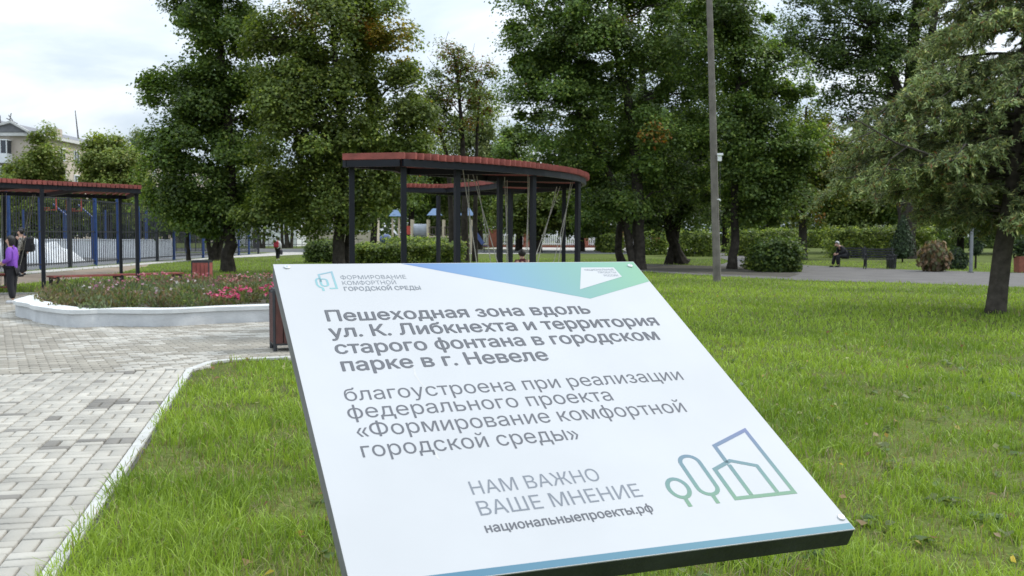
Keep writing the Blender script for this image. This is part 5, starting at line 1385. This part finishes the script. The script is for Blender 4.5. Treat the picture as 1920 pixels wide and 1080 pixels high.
def person(label, loc, rz, H, pose, top, bottom, shoe, hair, z=0.03, long_coat=False, hairdrop=.0, hood=None, sleeve=True, group=None):
    root = thing('person', label, 'person', (loc[0], loc[1], z), rz, group)
    J = {k: np.array(pose.get(k, v)) * H for k, v in DEF.items()}
    R = lambda k: BR[k.split('_')[0]] * H
    N = {k: (J[k], R(k)) for k in J}
    E_ = [('pelvis', 'spine'), ('spine', 'chest'), ('chest', 'neck'), ('neck', 'headb'), ('headb', 'headc'), ('headc', 'headt')]
    hd = J['headc'] - J['neck']; fwd = np.array([1.0, 0, 0]); 
    fw_h = J['headb'] - J['neck']; face = np.array(pose.get('face', (1, 0, 0)), float); face /= np.linalg.norm(face)
    N['nose'] = (J['headc'] + face * .070 * H + np.array([0, 0, -.012 * H]), .008 * H); E_.append(('headc', 'nose'))
    for s, sg in (('_l', 1), ('_r', -1)):
        E_ += [('chest', 'sh' + s), ('sh' + s, 'el' + s), ('el' + s, 'wr' + s), ('pelvis', 'hip' + s), ('hip' + s, 'kn' + s), ('kn' + s, 'an' + s)]
        dirn = J['wr' + s] - J['el' + s]; dirn /= np.linalg.norm(dirn); side = np.cross(dirn, [0, sg, 0.2]); side /= np.linalg.norm(side)
        pm_ = J['wr' + s] + dirn * .030 * H; N['palm' + s] = (pm_, (.020 * H, .012 * H)); E_.append(('wr' + s, 'palm' + s))
        for q, (o_, l_) in enumerate(((-.018, .034), (-.006, .044), (.006, .042), (.018, .032))):
            k1, k2 = f'f{q}a{s}', f'f{q}b{s}'; a_ = pm_ + dirn * .022 * H + side * o_ * H; N[k1] = (a_, .006 * H); N[k2] = (a_ + (dirn * .8 + np.cross(side, dirn) * .35) * l_ * H, .005 * H); E_ += [('palm' + s, k1), (k1, k2)]
        N['th' + s] = (J['wr' + s] + dirn * .03 * H + side * -.040 * H, .006 * H); E_.append(('palm' + s, 'th' + s))
    body = skin_mesh(N, E_, 'body', M['skin'], root)
    # head surface detail
    up_ = np.array([0, 0, 1.0]); lat = np.cross(up_, face); lat /= np.linalg.norm(lat); e_ = MB()
    for s in (-1, 1): e_.ball(J['headc'] + face * .053 * H + lat * s * .021 * H + up_ * .004 * H, .0075 * H, 6, 5)
    e_.build('eyes', M['hair'], root, world=False)
    if hair is not None:
        hm = MB(); c = J['headc'] - face * .010 * H + up_ * .014 * H
        hm.ball(c, (.062 * H, .062 * H, .060 * H), 14, 10)
        V = np.array(hm.v); rel = V - c; fr_ = rel @ face; lowf = (fr_ > .018 * H) & (rel[:, 2] < .018 * H); V[lowf] -= np.outer(fr_[lowf] - .006 * H, face)
        V[:, 2] -= np.where((fr_ < .01 * H) & (rel[:, 2] < 0), hairdrop * H, 0)
        hm.v = [tuple(v) for v in V]; hm.build('hair', hair, root, world=False, smooth=True)
    g_ = 1.5
    Tn = {k: (J[k], R(k) * g_) for k in ('pelvis', 'spine', 'chest', 'sh_l', 'sh_r', 'el_l', 'el_r', 'wr_l', 'wr_r')}
    Tn['pelvis'] = (J['pelvis'] - np.array([0, 0, (.075 if J['hip_l'][2] - J['kn_l'][2] > .1 * H else .02) * H]), R('pelvis') * 1.55); Tn['collar'] = (J['neck'] * .7 + J['chest'] * .3, .038 * H)
    for s in ('_l', '_r'): Tn['wr' + s] = (J['wr' + s] * .94 + J['el' + s] * .06, R('wr') * 1.75); Tn['el' + s] = (J['el' + s], R('el') * 1.75)
    Et = [('pelvis', 'spine'), ('spine', 'chest'), ('chest', 'collar'), ('chest', 'sh_l'), ('chest', 'sh_r'), ('sh_l', 'el_l'), ('sh_r', 'el_r'), ('el_l', 'wr_l'), ('el_r', 'wr_r')]
    if not sleeve:
        for s in ('_l', '_r'): del Tn['wr' + s]
        Et = Et[:-2]
    if hood: Tn['hood'] = (J['neck'] - face * .045 * H - up_ * .02 * H, .045 * H); Et.append(('collar', 'hood'))
    skin_mesh(Tn, Et, 'jacket', top, root)
    Bn = {k: (J[k], R(k) * 1.32) for k in ('pelvis', 'hip_l', 'hip_r', 'kn_l', 'kn_r', 'an_l', 'an_r')}
    for s in ('_l', '_r'): Bn['kn' + s] = (J['kn' + s], R('kn') * 1.55); Bn['an' + s] = (J['an' + s] + np.array([0, 0, .012 * H]), R('an') * 2.0)
    skin_mesh(Bn, [('pelvis', 'hip_l'), ('pelvis', 'hip_r'), ('hip_l', 'kn_l'), ('hip_r', 'kn_r'), ('kn_l', 'an_l'), ('kn_r', 'an_r')], 'trousers', bottom, root)
    for s in ('_l', '_r'):
        tdir = np.array(pose.get('toe' + s, (1, 0, 0)), float); tdir /= np.linalg.norm(tdir); a_ = J['an' + s]
        z0 = a_[2] - .03 * H
        skin_mesh({'heel': (np.array([a_[0], a_[1], z0]) - tdir * .02 * H, .024 * H), 'mid': (np.array([a_[0], a_[1], z0 - .003 * H]) + tdir * .045 * H, .024 * H), 'toe': (np.array([a_[0], a_[1], z0 - .006 * H]) + tdir * .095 * H, .018 * H)}, [('heel', 'mid'), ('mid', 'toe')], 'shoe', shoe, root)
    return root
M['purple'] = plain('purple_fabric', (.20, .06, .42), .7, .15, 6, .3)
M['black_cloth'] = plain('black_cloth', (.010, .010, .013), .85, .2, 8)
mt, nt, b = newmat('camouflage'); n1 = noise(nt, 16, 3); r1 = ramp(nt, n1.outputs['Fac'], [(.40, (.05, .045, .04)), (.47, (.30, .27, .22)), (.58, (.16, .14, .115)), (.66, (.45, .42, .36))]); r1.color_ramp.interpolation = 'CONSTANT'; nt.links.new(r1.outputs[0], b.inputs['Base Color']); M['camo'] = mt
M['white_cloth'] = plain('white_cloth', (.70, .70, .71), .8, .06, 6)
M['maroon'] = plain('maroon_cloth', (.10, .02, .025), .8, .3, 9)
M['grey_hair'] = plain('grey_hair', (.42, .42, .40), .8, .2, 25)
M['sneaker'] = plain('pale_sneaker', (.60, .60, .60), .6, .12, 12)
M['red_cloth'] = plain('red_cloth', (.30, .012, .028), .7, .25, 9)
q = G(24, 571)
person('child in purple hooded jacket and black trousers standing left of the flower bed', (q[0], q[1]), math.pi * 1.02, 1.42,
       dict(el_l=(-.01, .13, .63), wr_l=(.10, .09, .60), el_r=(-.01, -.13, .63), wr_r=(.11, -.07, .585), an_l=(-.03, .06, .05), an_r=(.03, -.06, .05), headb=(.020, 0, .87), headc=(.018, 0, .922)),
       M['purple'], M['black_cloth'], M['sneaker'], M['hair'], hairdrop=.05, hood=True)
q = G(44, 519)
person('teenager in camouflage top standing behind the purple jacket', (q[0] - .05, q[1]), math.pi * 1.1, 1.62,
       dict(), M['camo'], M['black_cloth'], M['black_cloth'], M['hair'], z=.012, hood=True)
bp2 = thing('backpack', 'black backpack worn by the teenager in camouflage', 'bag', (q[0] + .16, q[1] - .03, 0))
MB().box((q[0] + .23, q[1] - .02, 1.10), (.22, .34, .50)).build('bag_body', M['black_cloth'], bp2, bevel=.05)
MB().box((q[0] + .355, q[1] - .02, 1.0), (.05, .24, .24)).build('pocket', M['black_cloth'], bp2, bevel=.02)
q = G(31, 516.5)
person('dark haired person in black clothes half hidden behind the camouflage top', (q[0], q[1] + .4), -math.pi * .42, 1.68, dict(), M['black_cloth'], M['black_cloth'], M['black_cloth'], M['hair'], z=.012)
q = G(521, 488.5)
person('boy in white shirt and black shorts walking away across the lawn', (q[0], q[1]), math.pi * .5, 1.30,
       dict(kn_l=(.05, .05, .28), an_l=(.04, .05, .05), kn_r=(.0, -.05, .27), an_r=(-.09, -.05, .085)), M['white_cloth'], M['black_cloth'], M['sneaker'], M['hair'], z=.0)
bq = thing('backpack', 'red backpack on the back of the boy walking away', 'bag', (q[0], q[1] - .16, 0))
MB().box((q[0] - .05, q[1] - .17, .90), (.27, .17, .36)).build('bag_body', M['red_cloth'], bq, bevel=.045)
MB().box((q[0] - .05, q[1] - .27, .83), (.19, .05, .16)).build('pocket', M['red_cloth'], bq, bevel=.018)
bg2 = thing('shoe_bag', 'dark bag hanging from the right hand of the boy', 'bag', (q[0] + .2, q[1], 0))
MB().box((q[0] + .19, q[1] + .02, .46), (.17, .10, .26), taper=.85).build('bag_body', plain('dark_grey_cloth', (.05, .045, .06), .8, .2, 9), bg2, bevel=.03)
MB().tube([(q[0] + .16, q[1] + .02, .58), (q[0] + .17, q[1] + .03, .64), (q[0] + .22, q[1] + .02, .58)], .008, 5).build('handle', M['black_cloth'], bg2)
# child on the swing
q = at(979, 552, 17.45)
SIT = dict(pelvis=(0, 0, .43), spine=(-.01, 0, .53), chest=(0, 0, .64), neck=(.01, 0, .725), headb=(.03, 0, .77), headc=(.03, 0, .822), headt=(.03, 0, .86), sh_l=(0, .095, .70), sh_r=(0, -.095, .70), el_l=(.03, .13, .57), wr_l=(.11, .10, .52), el_r=(.03, -.13, .57), wr_r=(.11, -.10, .52),
           hip_l=(.02, .048, .42), kn_l=(.23, .055, .40), an_l=(.24, .055, .18), hip_r=(.02, -.048, .42), kn_r=(.23, -.055, .40), an_r=(.24, -.055, .18))
person('small child in dark maroon jacket sitting on the middle swing', (q[0], q[1]), math.pi * .55, 1.12, SIT, M['maroon'], M['black_cloth'], M['black_cloth'], M['hair'], z=.24, hood=True)
# person on the bench
q = G(1586, 501)
BEND = dict(pelvis=(0, 0, .30), spine=(.02, 0, .40), chest=(.12, 0, .495), neck=(.195, 0, .55), headb=(.235, 0, .565), headc=(.26, 0, .60), headt=(.268, 0, .638), sh_l=(.15, .10, .505), sh_r=(.15, -.10, .505), el_l=(.16, .13, .39), wr_l=(.26, .06, .35), el_r=(.16, -.13, .39), wr_r=(.26, -.06, .35),
            hip_l=(.03, .05, .30), kn_l=(.27, .07, .29), an_l=(.25, .07, .05), hip_r=(.03, -.05, .30), kn_r=(.27, -.07, .29), an_r=(.32, -.08, .05), face=(.8, 0, -.6))
person('person in black clothes with pale hair bent forward on the park bench', (q[0], q[1] + .05), math.pi * 1.06, 1.86, BEND, M['black_cloth'], M['black_cloth'], M['black_cloth'], M['grey_hair'], z=.0)

# ------------------------------------------------------------------ small litter and leaves in the near grass
q = G(1899, 1066)
o = MB().add([(q[0] - .012, q[1] - .006, .035), (q[0] + .010, q[1] - .010, .03), (q[0] + .014, q[1] + .010, .045), (q[0] - .008, q[1] + .012, .05), (q[0], q[1], .062)], [(0, 1, 4), (1, 2, 4), (2, 3, 4), (3, 0, 4), (3, 2, 1, 0)]).build('wrapper', plain('yellow_scrap', (.70, .50, .06), .5, .1, 30))
tag(o, 'tiny crumpled yellow scrap in the grass at bottom right', 'litter')
r = np.random.default_rng(88); n = 260
X, Y, RR = sample_lawn(n, 3.4, 14, 2, -.2, .62); okm = np.ones(n, bool)
for poly in NOGRASS: okm &= ~inpoly(X, Y, poly)
X, Y = X[okm], Y[okm]; n = len(X)
k = 5; C = np.repeat(np.stack([X, Y, np.full(n, .03)], 1), k, 0) + r.normal(0, .035, (n * k, 3)) * np.array([1, 1, .2]); C[:, 2] = np.abs(C[:, 2])
V, F3 = leafquads(C, np.array([0, 0, 1.0]) + r.normal(0, .35, C.shape), r.uniform(.04, .085, n * k), .42, .08, r)
col = np.array([(.09, .15, .03), (.13, .19, .05), (.17, .2, .07)])[r.integers(0, 3, n * k)] * r.uniform(.7, 1.2, n * k)[:, None]
o = npmesh('lawn_weeds', V, None, F3, M['leaf'], None, np.repeat(col, 4, 0)); o['kind'] = 'stuff'

n = 420; X, Y, RR = sample_lawn(n, 3.0, 30, 2, -.3, .62); okm = np.ones(n, bool)
for poly in NOGRASS: okm &= ~inpoly(X, Y, poly)
X, Y = X[okm], Y[okm]; n = len(X)
V, F3 = leafquads(np.stack([X, Y, r.uniform(.03, .06, n)], 1), np.array([0, 0, 1.0]) + r.normal(0, .45, (n, 3)), r.uniform(.03, .07, n), .45, .12, r)
col = np.array([(.40, .30, .08), (.30, .20, .09), (.42, .40, .18), (.22, .12, .05)])[r.integers(0, 4, n)] * r.uniform(.7, 1.2, n)[:, None]
o = npmesh('fallen_leaves', V, None, F3, M['leaf'], None, np.repeat(col, 4, 0)); o['kind'] = 'stuff'
